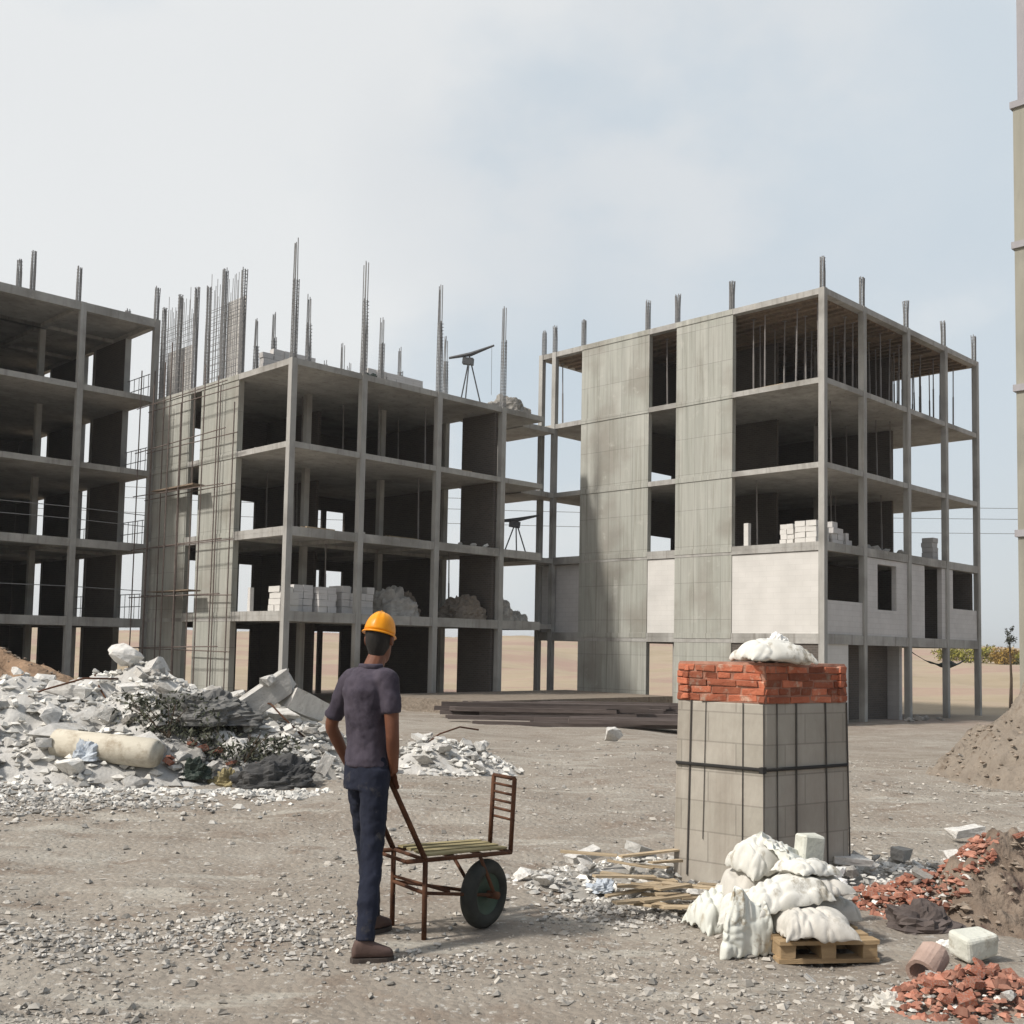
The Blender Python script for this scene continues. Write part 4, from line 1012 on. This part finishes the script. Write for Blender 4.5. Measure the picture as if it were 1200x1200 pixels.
# ------------------------------------------------------------------ sacks
def sack_shape(L_, W_, fill, kind, seed, nu=50, nv=36, steps=210):
    """a woven bag sewn from two flat sheets, filled, and let settle under its own weight until its cloth creases"""
    rs = np.random.RandomState(seed)
    u, v_ = np.meshgrid(np.linspace(-.5, .5, nu), np.linspace(-.5, .5, nv), indexing='ij')
    rim = np.zeros((nu, nv), bool); rim[0], rim[-1], rim[:, 0], rim[:, -1] = 1, 1, 1, 1
    idt = np.arange(nu * nv).reshape(nu, nv); idb = idt.copy(); nin = (~rim).sum(); idb[~rim] = nu * nv + np.arange(nin)
    n = nu * nv + nin
    X = np.zeros((n, 3)); rest = np.stack([u * L_, v_ * W_], -1).reshape(-1, 2)
    X[:nu * nv, :2] = rest; X[nu * nv:, :2] = rest[~rim.ravel()]
    X[:nu * nv, 2] = .012 * (~rim.ravel()); X[nu * nv:, 2] = -.012
    R2 = X[:, :2].copy()
    X += rs.normal(0, .0015, X.shape)
    tri = []
    for g, fl in ((idt, 0), (idb, 1)):
        a, b, c, d = g[:-1, :-1].ravel(), g[1:, :-1].ravel(), g[1:, 1:].ravel(), g[:-1, 1:].ravel()
        q = np.stack([a, b, c, d], 1); tri.append(q if not fl else q[:, ::-1])
    quads = np.concatenate(tri)
    E_ = np.concatenate([quads[:, [0, 1]], quads[:, [1, 2]], quads[:, [2, 3]], quads[:, [3, 0]], quads[:, [0, 2]], quads[:, [1, 3]]])
    E_ = np.unique(np.sort(E_, 1), axis=0)
    l0 = np.linalg.norm(R2[E_[:, 0]] - R2[E_[:, 1]], axis=1); deg = np.bincount(E_.ravel(), minlength=n)[:, None]
    if kind == 'drape': X[:, 2] += .14
    else: X[:, 2] += .05
    Vv = np.zeros_like(X); dt = .012
    T1, T2 = quads[:, [0, 1, 2]], quads[:, [0, 2, 3]]; TT = np.concatenate([T1, T2])
    for it in range(steps):
        e1, e2 = X[TT[:, 1]] - X[TT[:, 0]], X[TT[:, 2]] - X[TT[:, 0]]; nn = np.cross(e1, e2) / 2
        zc = X[TT, 2].mean(1)
        vol = (X[TT[:, 0]] * np.cross(X[TT[:, 1]], X[TT[:, 2]])).sum() / 6
        pr = max(0.0, fill / max(vol, 1e-5) - 1) * (620 if kind != 'limp' else 200)
        zt = X[:, 2].max()
        hyd = np.clip((zt - zc) / .12, 0.0, 3.0)
        F = np.zeros_like(X)
        w_ = (nn * (pr * (.25 + .75 * hyd))[:, None]) / 3
        for k in range(3): np.add.at(F, TT[:, k], w_)
        m_ = .9 * L_ * W_ / n * 12
        Vv = (Vv + dt * (F / m_ + np.array([0, 0, {'plump': -.8, 'stand': -.8, 'full': -2.6, 'half': -4.0}.get(kind, -5.0)]))) * .93
        sp = np.linalg.norm(Vv, axis=1, keepdims=True); Vv *= np.minimum(1, 1.4 / np.maximum(sp, 1e-6))
        Pn = X + Vv * dt
        for _ in range(9):
            d_ = Pn[E_[:, 1]] - Pn[E_[:, 0]]; ln = np.linalg.norm(d_, axis=1)
            k_ = np.where(ln > l0, .95, .06)
            c_ = d_ * ((ln - l0) / np.maximum(ln, 1e-7) * .5 * k_)[:, None]
            D_ = np.zeros_like(X); np.add.at(D_, E_[:, 0], c_); np.add.at(D_, E_[:, 1], -c_)
            Pn += D_ / deg * 1.9
            lo = Pn[:, 2] < 0; Pn[lo, 2] = 0
            if kind == 'drape':
                r2 = np.hypot(Pn[:, 0] - .02, Pn[:, 2] - .02); ins = r2 < .11
                f_ = .11 / np.maximum(r2, 1e-5); Pn[ins, 0] = .02 + (Pn[ins, 0] - .02) * f_[ins]; Pn[ins, 2] = .02 + (Pn[ins, 2] - .02) * f_[ins]
        Vv = (Pn - X) / dt; g_ = Pn[:, 2] < .002; Vv[g_, :2] *= .5
        X = Pn
    # the crumples of stiff woven plastic: sharp creases, more of them towards the sewn ends
    nrm = np.zeros_like(X); fn = np.cross(X[TT[:, 1]] - X[TT[:, 0]], X[TT[:, 2]] - X[TT[:, 0]])
    for k in range(3): np.add.at(nrm, TT[:, k], fn)
    nrm /= np.maximum(np.linalg.norm(nrm, axis=1, keepdims=True), 1e-9)
    for i in range(n):
        p_ = X[i]; uu = R2[i, 0] / L_ * 2; q_ = Vector((p_[0] * 3.2 + seed, p_[1] * 3.2, p_[2] * 4))
        wv = noise.noise(q_ * 1.1)
        c1 = (1 - abs(noise.noise(Vector((p_[0] * 5 + wv * 1.5, p_[1] * 13 + seed, p_[2] * 9))))) ** 5 * (.35 + .9 * abs(uu) ** 2)
        c2 = (1 - abs(noise.noise(q_ * 2.1 + Vector((wv * 2, 0, seed))))) ** 6
        X[i] += nrm[i] * (.010 * noise.noise(q_ * 1.6) - .013 * c1 - .014 * c2)
    if kind == 'stand':
        t_ = np.clip(X[:, 0] / L_ + .5, 0, 1); zc_ = X[:, 2].mean()
        X[:, 1] *= 1.08 - .50 * t_ ** 2.2
        X[:, 2] = zc_ + (X[:, 2] - zc_) * (1.35 - .75 * t_) + .010 * np.sin(X[:, 1] * 95 + seed) * t_ ** 2 + .05 * t_ ** 3
        X[:, 0] -= .07 * t_ ** 3 * (1 + np.sin(X[:, 1] * 22))
    return X, quads
SHAPES = {}
def sack(x, y, z, kind, scale, rot, mat, label, var=0, cat='sack'):
    key = (kind, var)
    if key not in SHAPES:
        L_, W_, fl = {'full': (.58, .41, .0165), 'plump': (.52, .41, .0170), 'stand': (.52, .41, .0170), 'half': (.60, .44, .0120), 'drape': (.62, .38, .0105), 'limp': (.5, .36, .0030)}[kind]
        SHAPES[key] = sack_shape(L_, W_, fl * (1 + .12 * var), kind, 11 + var * 7 + len(kind))
    X, Q = SHAPES[key]
    if kind != 'stand':                       # the third number is the bag's thickness in metres, z its underside
        lo, hi = X[:, 2].min(), X[:, 2].max(); kz = scale[2] / (hi - lo)
        z -= lo * kz; scale = (scale[0], scale[1], kz)
    o = mesh_obj('sack', [tuple(p_) for p_ in X], [tuple(int(i) for i in q) for q in Q], mat, smooth=True, loc=(x, y, z))
    o.scale = scale if isinstance(scale, tuple) else (scale,) * 3; o.rotation_euler = rot
    sd = o.modifiers.new('cloth', 'SUBSURF'); sd.levels = 1; sd.render_levels = 1
    return tag(o, label, cat)
zg = gz(1.4, 5.9)
sack(1.285, 5.76, zg + .175, 'stand', (.72, .74, 1.05), (0, R(-80), R(-75)), M_sack3, 'slumped white sack standing in front of the pallet')
sack(1.27, 6.38, zg - .01, 'full', (.72, .78, .26), (0, 0, .35), M_sack3, 'plump white sack lying at the near end of the sack pile')
sack(1.62, 5.80, zg + .112, 'full', (.68, .80, .15), (0, 0, .06), M_sack2, 'dusty flat sack lying lowest on the pallet', 1)
sack(1.74, 6.16, zg + .112, 'full', (.66, .8, .16), (0, .0, .3), M_sack2, 'brown dusty sack pressed flat under the brownish full one', 2)
sack(1.70, 6.10, zg + .262, 'half', (.62, .8, .13), (0, .05, .3), M_sack2, 'brownish full sack on the pallet against the pillar', 1)
sack(1.42, 5.98, zg + .06, 'half', (.5, .5, .14), (.1, 0, .7), M_sack3, 'small pale sack wedged beside the lowest sack')
sack(1.50, 6.42, zg - .01, 'full', (.98, 1.0, .40), (0, 0, .2), M_sack2, 'large dusty sack underneath the torn one', 2)
sack(1.36, 6.08, zg + .12, 'half', (.6, .66, .17), (.1, -.1, -.3), M_sack, 'small creased white sack between the plump one and the draped one', 3)
sack(1.52, 5.98, zg + .235, 'full', (.78, .70, .16), (.04, -.17, .20), M_sack, 'long white sack draped across the middle of the sack pile')
sack(1.46, 6.34, zg + .345, 'full', (.54, .66, .20), (.22, -.16, .45), M_sack, 'torn open white sack on top of the pile', 3)
sack(1.66, 6.10, zg + .365, 'half', (.5, .6, .10), (-.08, .10, .5), M_sack, 'crumpled off-white sack resting on top of the brownish full one', 4)
sack(1.62, 6.30, zg + .38, 'limp', (.8, .8, .10), (.45, .35, .7), M_sack3, 'limp pale empty sack hanging over the full ones')
mb = MB().obox((0, 0, .12), (.15, .11, .24), (0, 0, .2), .008)
o = mb.build('foam_box', M_foam, None, loc=(1.77, 6.5, zg + .29)); o.rotation_euler = (.05, .08, .15); bv = o.modifiers.new('b', 'BEVEL'); bv.width = .01; tag(o, 'pale box standing on the sacks against the pillar', 'box')
sack(1.75, 7.28, 1.528, 'full', (.80, .9, .17), (0, .02, .25), M_sack, 'white filled sack lying on top of the brick-topped pillar', 3)
crumple('plaster_lump', 1.80, 7.36, .10, .08, .09, M_plaster, 'dry white plaster lump on the sack above the pillar', 'plaster lump', 1.675, 39.0, .35)

# pallet under the sacks
pl = empty('pallet', (1.64, 6.02, zg), .12); tag(pl, 'worn wooden pallet under the sacks at the pillar foot', 'pallet')
for k in range(5): MB().obox((0, -.26 + k * .13, .105), (.54, .1, .02), (0, 0, 0), .003).build('deck_board', M_pallet, pl)
for x in (-.22, 0, .22): MB().obox((x, 0, .06), (.08, .60, .07), (0, 0, 0), .004).build('bearer', M_pallet, pl)
for y in (-.26, 0, .26): MB().obox((0, y, .012), (.54, .09, .02), (0, 0, 0), .003).build('base_board', M_pallet, pl)
# loose boards
GB = 'loose weathered boards by the pillar'
for k in range(24):
    x, y = .98 + random.gauss(0, .2), 7.0 + random.gauss(0, .3)
    o = MB().obox((0, 0, 0), (random.uniform(.18, .55), random.uniform(.025, .07), .014), (0, 0, 0), .003).build('board', M_plank, None, loc=(x, y, top(x, y) + .025 + k * .006))
    o.rotation_euler = (random.uniform(-.08, .08), random.uniform(-.06, .06), random.uniform(-.7, .6)); tag(o, 'thin weathered wooden board lying flat before the pillar', 'board', GB)

# near litter on the right
x, y = 2.42, 5.72
o = MB().obox((0, 0, 0), (.22, .15, .12), (0, 0, 0), .012).build('foam_block', M_foam, None, loc=(x, y, top(x, y) + .09)); o.rotation_euler = (.12, -.1, .35); bv = o.modifiers.new('b', 'BEVEL'); bv.width = .025; bv.segments = 3
tag(o, 'pale dirty block lying over the broken red bricks', 'block')
vs_, fs = [], []
for i in range(2):
    for r_ in (.075, .056):
        for j in range(20):
            a = 2 * math.pi * j / 20; q = 1 + .12 * noise.noise((math.cos(a) * 2, math.sin(a) * 2, i)); vs_.append((math.cos(a) * r_ * q, i * .17, math.sin(a) * r_ * q))
for j in range(20):
    k = (j + 1) % 20
    fs += [(j, k, 40 + k, 40 + j), (20 + k, 20 + j, 60 + j, 60 + k), (k, j, 20 + j, 20 + k), (40 + j, 40 + k, 60 + k, 60 + j)]
o = mesh_obj('clay_pipe', vs_, fs, M_clay, smooth=False, loc=(1.99, 5.30, gz(1.99, 5.30) + .06)); o.rotation_euler = (.35, 0, -.75); tag(o, 'short broken clay pipe lying beside the near red bricks', 'pipe')
crumple('cloth_rag', 2.42, 6.5, .22, .2, .16, M_darkwood, 'dark purple rag lying in front of the crumbly soil heap', 'rag', None, 43.0, .4)
crumple('plastic_sheet', 2.12, 7.35, .16, .12, .12, M_plaster, 'crumpled white plastic sheet between the pillar and the red bricks', 'plastic sheet', None, 47.0, .5)
for x, y, mt, lb in ((2.45, 6.1, M_plaster, 'crumpled white paper scrap on the ground near the purple rag'), (1.75, 5.0, M_sack2, 'dusty flattened bag scrap beside the near red bricks'), (2.95, 5.75, M_sack3, 'pale plastic scrap below the crumbly soil heap'), (.62, 7.2, M_netblue, 'bluish plastic scrap among the boards near the pillar')):
    crumple('scrap', x, y, .10, .08, .06, mt, lb, 'scrap', None, x * 5, .6)
for x, y, s_ in ((1.5, 5.45, .035), (2.2, 4.85, .055), (2.62, 5.1, .06), (2.75, 5.3, .07), (1.95, 5.05, .04), (2.5, 4.9, .05)):
    put_chunk(CH_W, 'concrete_chunk', x, y, s_, 'small white chunk lying around the near broken red bricks', 'chunk', 'white chunks by the near bricks', .2)

# ------------------------------------------------------------------ wheelbarrow
WB = Vector((-.33, 6.3, 0))
H = Vector((.82, .572, 0)).normalized(); PV = Vector((-H.y, H.x, 0)); W_ = .36
Rg = Vector((-.63, 5.93, .86)); Lg = Rg + PV * W_ + H * 0
wb = empty('wheelbarrow', WB); tag(wb, 'rusty flat-bed wheelbarrow with a ladder-like front guard, held by the worker', 'wheelbarrow')
rear = [Vector((-.445, 6.06, .43)), Vector((-.445, 6.06, .43)) + PV * W_]
front = [r_ + H * .575 + Vector((0, 0, -.01)) for r_ in rear]
def L3(p_): return p_ - WB
mb = MB()
for k in range(2):
    mb.tube([L3(rear[k] - H * .12 + Vector((0, 0, .0))), L3(front[k])], .013, 8)
for t in (0, .33, .66, 1):
    mb.tube([L3(rear[0].lerp(front[0], t)), L3(rear[1].lerp(front[1], t))], .011, 8)
mb.tube([L3(rear[0] - H * .12), L3(rear[1] - H * .12)], .011, 8)
mb.build('frame', M_rust, wb, True)
for k, g_ in ((0, Rg), (1, Lg)):
    ax = (rear[k] - g_).normalized()
    hd = MB().tube([L3(g_ - ax * .10), L3(g_), L3(rear[k])], .0155, 10).build('handle', M_rust, wb, True)
    MB().tube([L3(g_ - ax * .105), L3(g_ - ax * .03)], .018, 10).build('grip', M_rubber, hd, True)
for k in range(2):
    b_ = rear[k]; gq = gz(b_.x, b_.y) - .01
    MB().tube([L3(b_), L3(Vector((b_.x + .002, b_.y + .002, gq)))], .0145, 8).build('leg', M_rust, wb, True)
low = [Vector((r_.x, r_.y, .25)) for r_ in rear]
mb = MB().tube([L3(low[0]), L3(low[1])], .011, 7)
mb.tube([L3(low[1] + Vector((0, 0, .03))), L3(low[0] + H * .16 + Vector((0, 0, -.01)))], .009, 7)
mb.build('leg_brace', M_rust, wb, True)
WC = Vector((-.125, 6.34, gz(-.125, 6.34) + .192)); WA = Vector((-.83, .56, 0)).normalized()
for k in range(2):
    e = WC + WA * (.075 if k else -.075)
    fk = MB().tube([L3(low[k]), L3(e)], .010, 7)
    fk.tube([L3(rear[k].lerp(front[k], .62)), L3(e)], .011, 7)
    fk.build('fork_stay', M_rust, wb, True)
mb = MB()
gp = [front[0].lerp(front[1], .02), front[0].lerp(front[1], .62)]
for k in range(2): mb.tube([L3(gp[k]), L3(gp[k] + Vector((0, 0, .42)) + H * .02)], .0135, 8)
for i in range(6):
    dz = .42 - i * .048
    mb.tube([L3(gp[0] + Vector((0, 0, dz)) + H * .02), L3(gp[1] + Vector((0, 0, dz)) + H * .02)], .008 if i else .012, 7)
mb.build('front_guard', M_rust, wb, True)
for i in range(4):
    t = .12 + i * .25
    a_, b_ = rear[0].lerp(rear[1], t), front[0].lerp(front[1], t)
    MB().obox(L3((a_ + b_) / 2 + Vector((0, 0, .022))), (.54, .055, .012), (0, .017, math.atan2(H.y, H.x)), .003).build('deck_slat', M_slat, wb)
def wheel_ring(rr_, prof, n=40):
    vs_, fs = [], []; k = len(prof); X_ = Vector((WA.y, -WA.x, 0)); Z_ = Vector((0, 0, 1))
    for j in range(n):
        a = 2 * math.pi * j / n; d_ = X_ * math.cos(a) + Z_ * math.sin(a)
        for (r_, h_) in prof: vs_.append(L3(WC) + d_ * r_ + WA * h_)
    for j in range(n):
        for i in range(k):
            fs.append((j * k + i, j * k + (i + 1) % k, ((j + 1) % n) * k + (i + 1) % k, ((j + 1) % n) * k + i))
    return vs_, fs
hub = MB().tube([L3(WC - WA * .10), L3(WC + WA * .10)], .022, 14).build('wheel', M_rust, wb, True)
prof = [(.150 + .045 * math.cos(t), .05 * math.sin(t)) for t in [2 * math.pi * i / 14 for i in range(14)]]
mesh_obj('tyre', *wheel_ring(0, prof), M_rubber, hub, True)
prof = [(.125, -.038), (.118, -.03), (.07, -.012), (.02, -.03), (.02, .03), (.07, .012), (.118, .03), (.125, .038)]
mesh_obj('rim', *wheel_ring(0, prof), M_rim, hub, True)

# ------------------------------------------------------------------ the worker
YAW = R(40)
Rd = Vector((math.cos(YAW), -math.sin(YAW), 0)); Fd = Vector((math.sin(YAW), math.cos(YAW), 0)); Zu = Vector((0, 0, 1))
PB = Vector((-.745, 5.88, 0))
ps = empty('person', PB); tag(ps, 'worker seen from behind in yellow helmet, purple-grey shirt and navy jeans holding the wheelbarrow', 'person')
YH = R(12)
Rh, Fh = Vector((math.cos(YH), -math.sin(YH), 0)), Vector((math.sin(YH), math.cos(YH), 0))
def ell(c, a1, a2, n=20, sq=1.0):
    out = []
    for j in range(n):
        t = 2 * math.pi * j / n; ca, sa = math.cos(t), math.sin(t)
        out.append(Vector(c) - PB + a1 * math.copysign(abs(ca) ** sq, ca) + a2 * math.copysign(abs(sa) ** sq, sa))
    return out
def limb(mb, pts, rad, n=14):
    """round limb through the joints with the bends eased"""
    P_, Q_ = [], []
    for i in range(len(pts) - 1):
        for k in range(6):
            t = k / 6; P_.append(Vector(pts[i]).lerp(Vector(pts[i + 1]), t)); Q_.append(rad[i] + (rad[i + 1] - rad[i]) * t)
    P_.append(Vector(pts[-1])); Q_.append(rad[-1])
    for _ in range(3): P_ = [P_[0]] + [(P_[i - 1] + P_[i] * 2 + P_[i + 1]) / 4 for i in range(1, len(P_) - 1)] + [P_[-1]]
    mb.tube([p_ - PB for p_ in P_], Q_, n)
def fuse(o, vox, smooth=3, disp=None):
    m_ = o.modifiers.new('fuse', 'REMESH'); m_.mode = 'VOXEL'; m_.voxel_size = vox; m_.use_smooth_shade = True
    s_ = o.modifiers.new('ease', 'SMOOTH'); s_.iterations = smooth; s_.factor = .5
    if disp:
        t = bpy.data.textures.new('folds', 'CLOUDS'); t.noise_scale = disp[1]; t.noise_depth = 2
        d_ = o.modifiers.new('folds', 'DISPLACE'); d_.texture = t; d_.strength = disp[0]; d_.mid_level = .5; d_.texture_coords = 'LOCAL'
    return o
def at(c, r_, f_, z): return Vector((c.x, c.y, 0)) + Rd * r_ + Fd * f_ + Zu * z
shR, shL = Vector((-.635, 5.765, 1.425)), Vector((-.875, 5.965, 1.42))
elR, haR = Vector((-.612, 5.755, 1.135)), Rg.copy()
elL, haL = Vector((-.985, 6.02, 1.16)), Lg.copy()
hipR, knR, anR = Vector((-.708, 5.825, .92)), Vector((-.705, 5.77, .50)), Vector((-.712, 5.64, .10))
hipL, knL, anL = Vector((-.803, 5.915, .92)), Vector((-.765, 6.06, .50)), Vector((-.742, 6.17, .10))
anR.z += gz(anR.x, anR.y); anL.z += gz(anL.x, anL.y)
HC = Vector((-.718, 5.945, 1.640))
body = MB()
# head, jaw, nose, ears
for (zz, rw, rf, rb, sh_) in ():
    pass
rings = []
for (dz, hw, hd_, sf) in ((-.135, .045, .05, .0), (-.115, .055, .072, .012), (-.085, .064, .085, .010), (-.04, .072, .094, .004), (.01, .077, .099, 0), (.05, .075, .097, -.004), (.085, .062, .080, -.008), (.108, .036, .048, -.010), (.115, .012, .016, -.010)):
    rings.append(ell(HC + Fh * sf + Zu * dz, Rh * hw * .88, Fh * hd_ * .88, 24, .92))
body.loft(rings)
limb(body, [HC + Fh * .088 + Zu * .005, HC + Fh * .105 - Zu * .02, HC + Fh * .113 - Zu * .035], [.010, .013, .016], 8)
limb(body, [HC + Fh * .085 - Zu * .07 - Rh * .022, HC + Fh * .093 - Zu * .07, HC + Fh * .085 - Zu * .07 + Rh * .022], [.008, .011, .008], 8)
for s_ in (-1, 1):
    e = HC + Rh * .068 * s_ - Zu * .012 - Fh * .005
    body.loft([ell(e + Rh * s_ * k, Fh * r_, Zu * r_ * 1.5, 12) for k, r_ in ((-.006, .012), (.002, .019), (.009, .021), (.013, .014))])
limb(body, [Vector((-.752, 5.865, 1.44)), HC - Zu * .09 - Fh * .012], [.058, .050])
# trunk and legs (under the clothes)
PC = Vector((-.755, 5.87, 0))
body.loft([ell(at(PC, 0, 0, z_), Rd * a_, Fd * b_) for z_, a_, b_ in ((.88, .10, .075), (.98, .10, .075), (1.12, .095, .07), (1.28, .105, .07), (1.38, .11, .07), (1.44, .10, .062), (1.475, .055, .05))])
for hp, kn, an in ((hipR, knR, anR), (hipL, knL, anL)):
    limb(body, [hp, kn, an], [.062, .046, .034])
for sh_, el, ha in ((shR, elR, haR), (shL, elL, haL)):
    s_ = 1 if sh_ is shR else -1
    k_ = 0 if s_ == 1 else 1
    b_ = (rear[k_] - ha).normalized(); o_ = (Rd * s_ - b_ * (Rd * s_).dot(b_)).normalized(); t_ = b_.cross(o_) * s_
    if t_.dot(Fd) < 0: t_ = -t_
    wrist = ha + o_ * .030 - t_ * .012 + (el - ha).normalized() * .085
    limb(body, [sh_ - Rd * s_ * .02, sh_ + (el - sh_) * .15, el, el.lerp(wrist, .35), wrist], [.046, .044, .036, .035, .024])
    # palm: from the wrist to the knuckles lying over the bar
    kn_ = ha + o_ * .033 + t_ * .004
    body.loft([ell(wrist.lerp(kn_, q), b_ * w1, o_ * w2, 14) for q, w1, w2 in ((-.1, .026, .021), (.25, .033, .020), (.6, .041, .018), (1.0, .042, .015), (1.12, .036, .010))])
    for i, (off, ln_) in enumerate(((-.033, 205), (-.011, 225), (.011, 215), (.032, 185))):
        arc = [ha + b_ * off + (o_ * math.cos(R(q)) + t_ * math.sin(R(q))) * (.0275 if q < 60 else .0255) for q in range(-5, ln_, 28)]
        body.tube([p_ - PB for p_ in arc], [.0098 - .0022 * j / (len(arc) - 1) for j in range(len(arc))], 8)
    th_ = wrist.lerp(kn_, .35) - b_ * .028
    arc = [th_, ha - b_ * .050 + (o_ * .6 - t_ * .55).normalized() * .033, ha - b_ * .046 + (-t_ * .9 - o_ * .25).normalized() * .029, ha - b_ * .040 + (-t_ * .35 - o_ * .9).normalized() * .026]
    body.tube([p_ - PB for p_ in arc], [.014, .0125, .011, .0085], 8)
fuse(body.build('body', M_skin, ps, True), .0045, 2)
for s_ in (-1, 1):
    e = HC + Fh * .088 + Rh * s_ * .030 + Zu * .012 - PB
    mb = MB(); mb.loft([[e + Fh * (.011 * math.sin(t)) + Rh * math.cos(q) * .011 * math.cos(t) + Zu * math.sin(q) * .008 * math.cos(t) for q in [2 * math.pi * j / 10 for j in range(10)]] for t in (-.8, -.3, .2, .7, 1.3)])
    mb.build('eye', M_plaster, ps, True)
# hair
hair = MB().loft([ell(HC - Fh * .014 + Zu * dz, Rh * hw * .88, Fh * hd_ * .88, 24) for dz, hw, hd_ in ((-.125, .044, .058), (-.085, .056, .074), (-.05, .070, .087), (-.02, .079, .095), (.03, .081, .097), (.07, .072, .088), (.10, .05, .062))])
hair.build('hair', M_hair, ps, True)
# helmet
tilt = Matrix.Rotation(R(6), 3, Fh) @ Matrix.Rotation(R(-12), 3, Rh)
HB = HC + Zu * .028
def hp_(v_): return HB + tilt @ v_ - PB
mb = MB(); rings = []
for i in range(13):
    t = math.pi / 2 * i / 12
    z_ = .115 * math.sin(t); q = math.cos(t) ** .82 if i < 12 else .02
    rings.append([hp_(Rh * (.084 * q * math.cos(a)) + Fh * (.104 * q * math.sin(a)) + Zu * (z_ + (.008 if abs(math.cos(a)) < .13 and i > 1 else .004 if abs(abs(math.cos(a)) - .5) < .1 and 1 < i < 11 else 0))) for a in [2 * math.pi * j / 48 for j in range(48)]])
mb.loft(rings)
hm = mb.build('helmet', M_helmet, ps, True)
mb = MB()
def brim(k, z_): return [hp_(Rh * ((.084 + k) * math.cos(a)) + Fh * ((.104 + k + (.030 * max(0, math.sin(a)) ** 2 if k > 0 else 0)) * math.sin(a)) + Zu * z_) for a in [2 * math.pi * j / 48 for j in range(48)]]
mb.loft([brim(-.012, .004), brim(.007, -.004), brim(.010, -.010), brim(.006, -.013), brim(-.012, -.006)])
mb.build('brim', M_helmet, hm, True)
mb = MB(); mb.loft([brim(-.022, .0), brim(-.019, -.024), brim(-.024, -.034), brim(-.030, -.02)]); mb.build('liner', M_liner, hm, True)
# shirt
sh = MB()
sh.loft([ell(at(PC, r_, f_, z_), Rd * a_, Fd * b_, 24, .9) for z_, a_, b_, r_, f_ in ((.955, .129, .106, 0, 0), (1.0, .127, .104, 0, 0), (1.06, .119, .099, 0, 0), (1.15, .116, .098, 0, -.005), (1.26, .128, .104, 0, -.022), (1.36, .136, .106, 0, -.030), (1.42, .132, .096, 0, -.018), (1.46, .092, .076, 0, -.002), (1.487, .064, .062, .0, .012))])
for sh_, el in ((shR, elR), (shL, elL)):
    s_ = 1 if sh_ is shR else -1
    limb(sh, [sh_ - Rd * s_ * .07 + Zu * .005, sh_ - Rd * s_ * .015, sh_.lerp(el, .3), sh_.lerp(el, .62 if s_ == 1 else .85)], [.060, .058, .055, .051 if s_ == 1 else .048])
fuse(sh.build('shirt', M_shirt, ps, True), .009, 4, (.022, .075))
cl = MB(); c0 = Vector((-.753, 5.866, 1.482))
cl.loft([ell(c0 + Zu * dz + Fd * .004, Rd * a_, Fd * b_, 20) for dz, a_, b_ in ((-.012, .074, .070), (.012, .068, .066), (.02, .064, .062), (.012, .060, .058))])
cl.build('collar', M_shirt, ps, True)
# jeans
jn = MB()
jn.loft([ell(at(PC, 0, .0, z_), Rd * a_, Fd * b_, 24, .9) for z_, a_, b_ in ((.84, .132, .108), (.90, .135, .110), (.97, .127, .102), (1.01, .120, .098))])
for hp, kn, an, s_ in ((hipR, knR, anR, 1), (hipL, knL, anL, -1)):
    limb(jn, [hp + Zu * .02, hp.lerp(kn, .35), kn, kn.lerp(an, .45), an + Zu * .0], [.082, .075, .060, .056, .049])
fuse(jn.build('jeans', M_jean, ps, True), .008, 2, (.018, .06))
# shoes
for an, dr in ((anR, R(75)), (anL, R(35))):
    f_ = Vector((math.sin(dr), math.cos(dr), 0)); l_ = Vector((f_.y, -f_.x, 0)); g_ = gz(an.x, an.y)
    mb = MB()
    rings = []
    for u_, w_, h_ in ((-.065, .020, .05), (-.052, .032, .085), (-.02, .036, .115), (.02, .038, .095), (.06, .042, .072), (.10, .042, .056), (.13, .034, .045), (.146, .016, .030)):
        c = Vector((an.x, an.y, g_ + .018 + h_ / 2)) + f_ * u_
        rings.append(ell(c, l_ * w_, Zu * h_ / 2, 18, .8))
    mb.loft(rings)
    so2 = fuse(mb.build('shoe', M_shoe, ps, True), .006, 2)
    mb = MB(); out = [Vector((an.x, an.y, g_)) + f_ * u_ + l_ * w_ - PB for u_, w_ in ((-.073, 0), (-.062, .028), (-.03, .037), (.02, .038), (.07, .044), (.11, .042), (.14, .027), (.153, 0), (.14, -.027), (.11, -.042), (.07, -.044), (.02, -.038), (-.03, -.037), (-.062, -.028))]
    mb.loft([[p_ + Zu * -.004 for p_ in out], [p_ + Zu * .022 for p_ in out]]); mb.build('sole', M_sole, so2)

# ------------------------------------------------------------------ the hazy air
HZ = 3400
hz = MB().box(-HZ, HZ, -HZ, HZ, -6.0, 26.0).build('haze', None)
hm_ = bpy.data.materials.new('hazy_air'); hm_.use_nodes = True; nt = hm_.node_tree; nt.nodes.remove(nt.nodes['Principled BSDF'])
pv = nt.nodes.new('ShaderNodeVolumePrincipled'); pv.inputs['Color'].default_value = (.93, .94, .95, 1); pv.inputs['Density'].default_value = .0004; pv.inputs['Anisotropy'].default_value = .2
nt.links.new(pv.outputs[0], [n_ for n_ in nt.nodes if n_.type == 'OUTPUT_MATERIAL'][0].inputs['Volume'])
hz.data.materials.append(hm_); tag(hz, 'thin pale dusty haze over the whole site', kind='stuff')
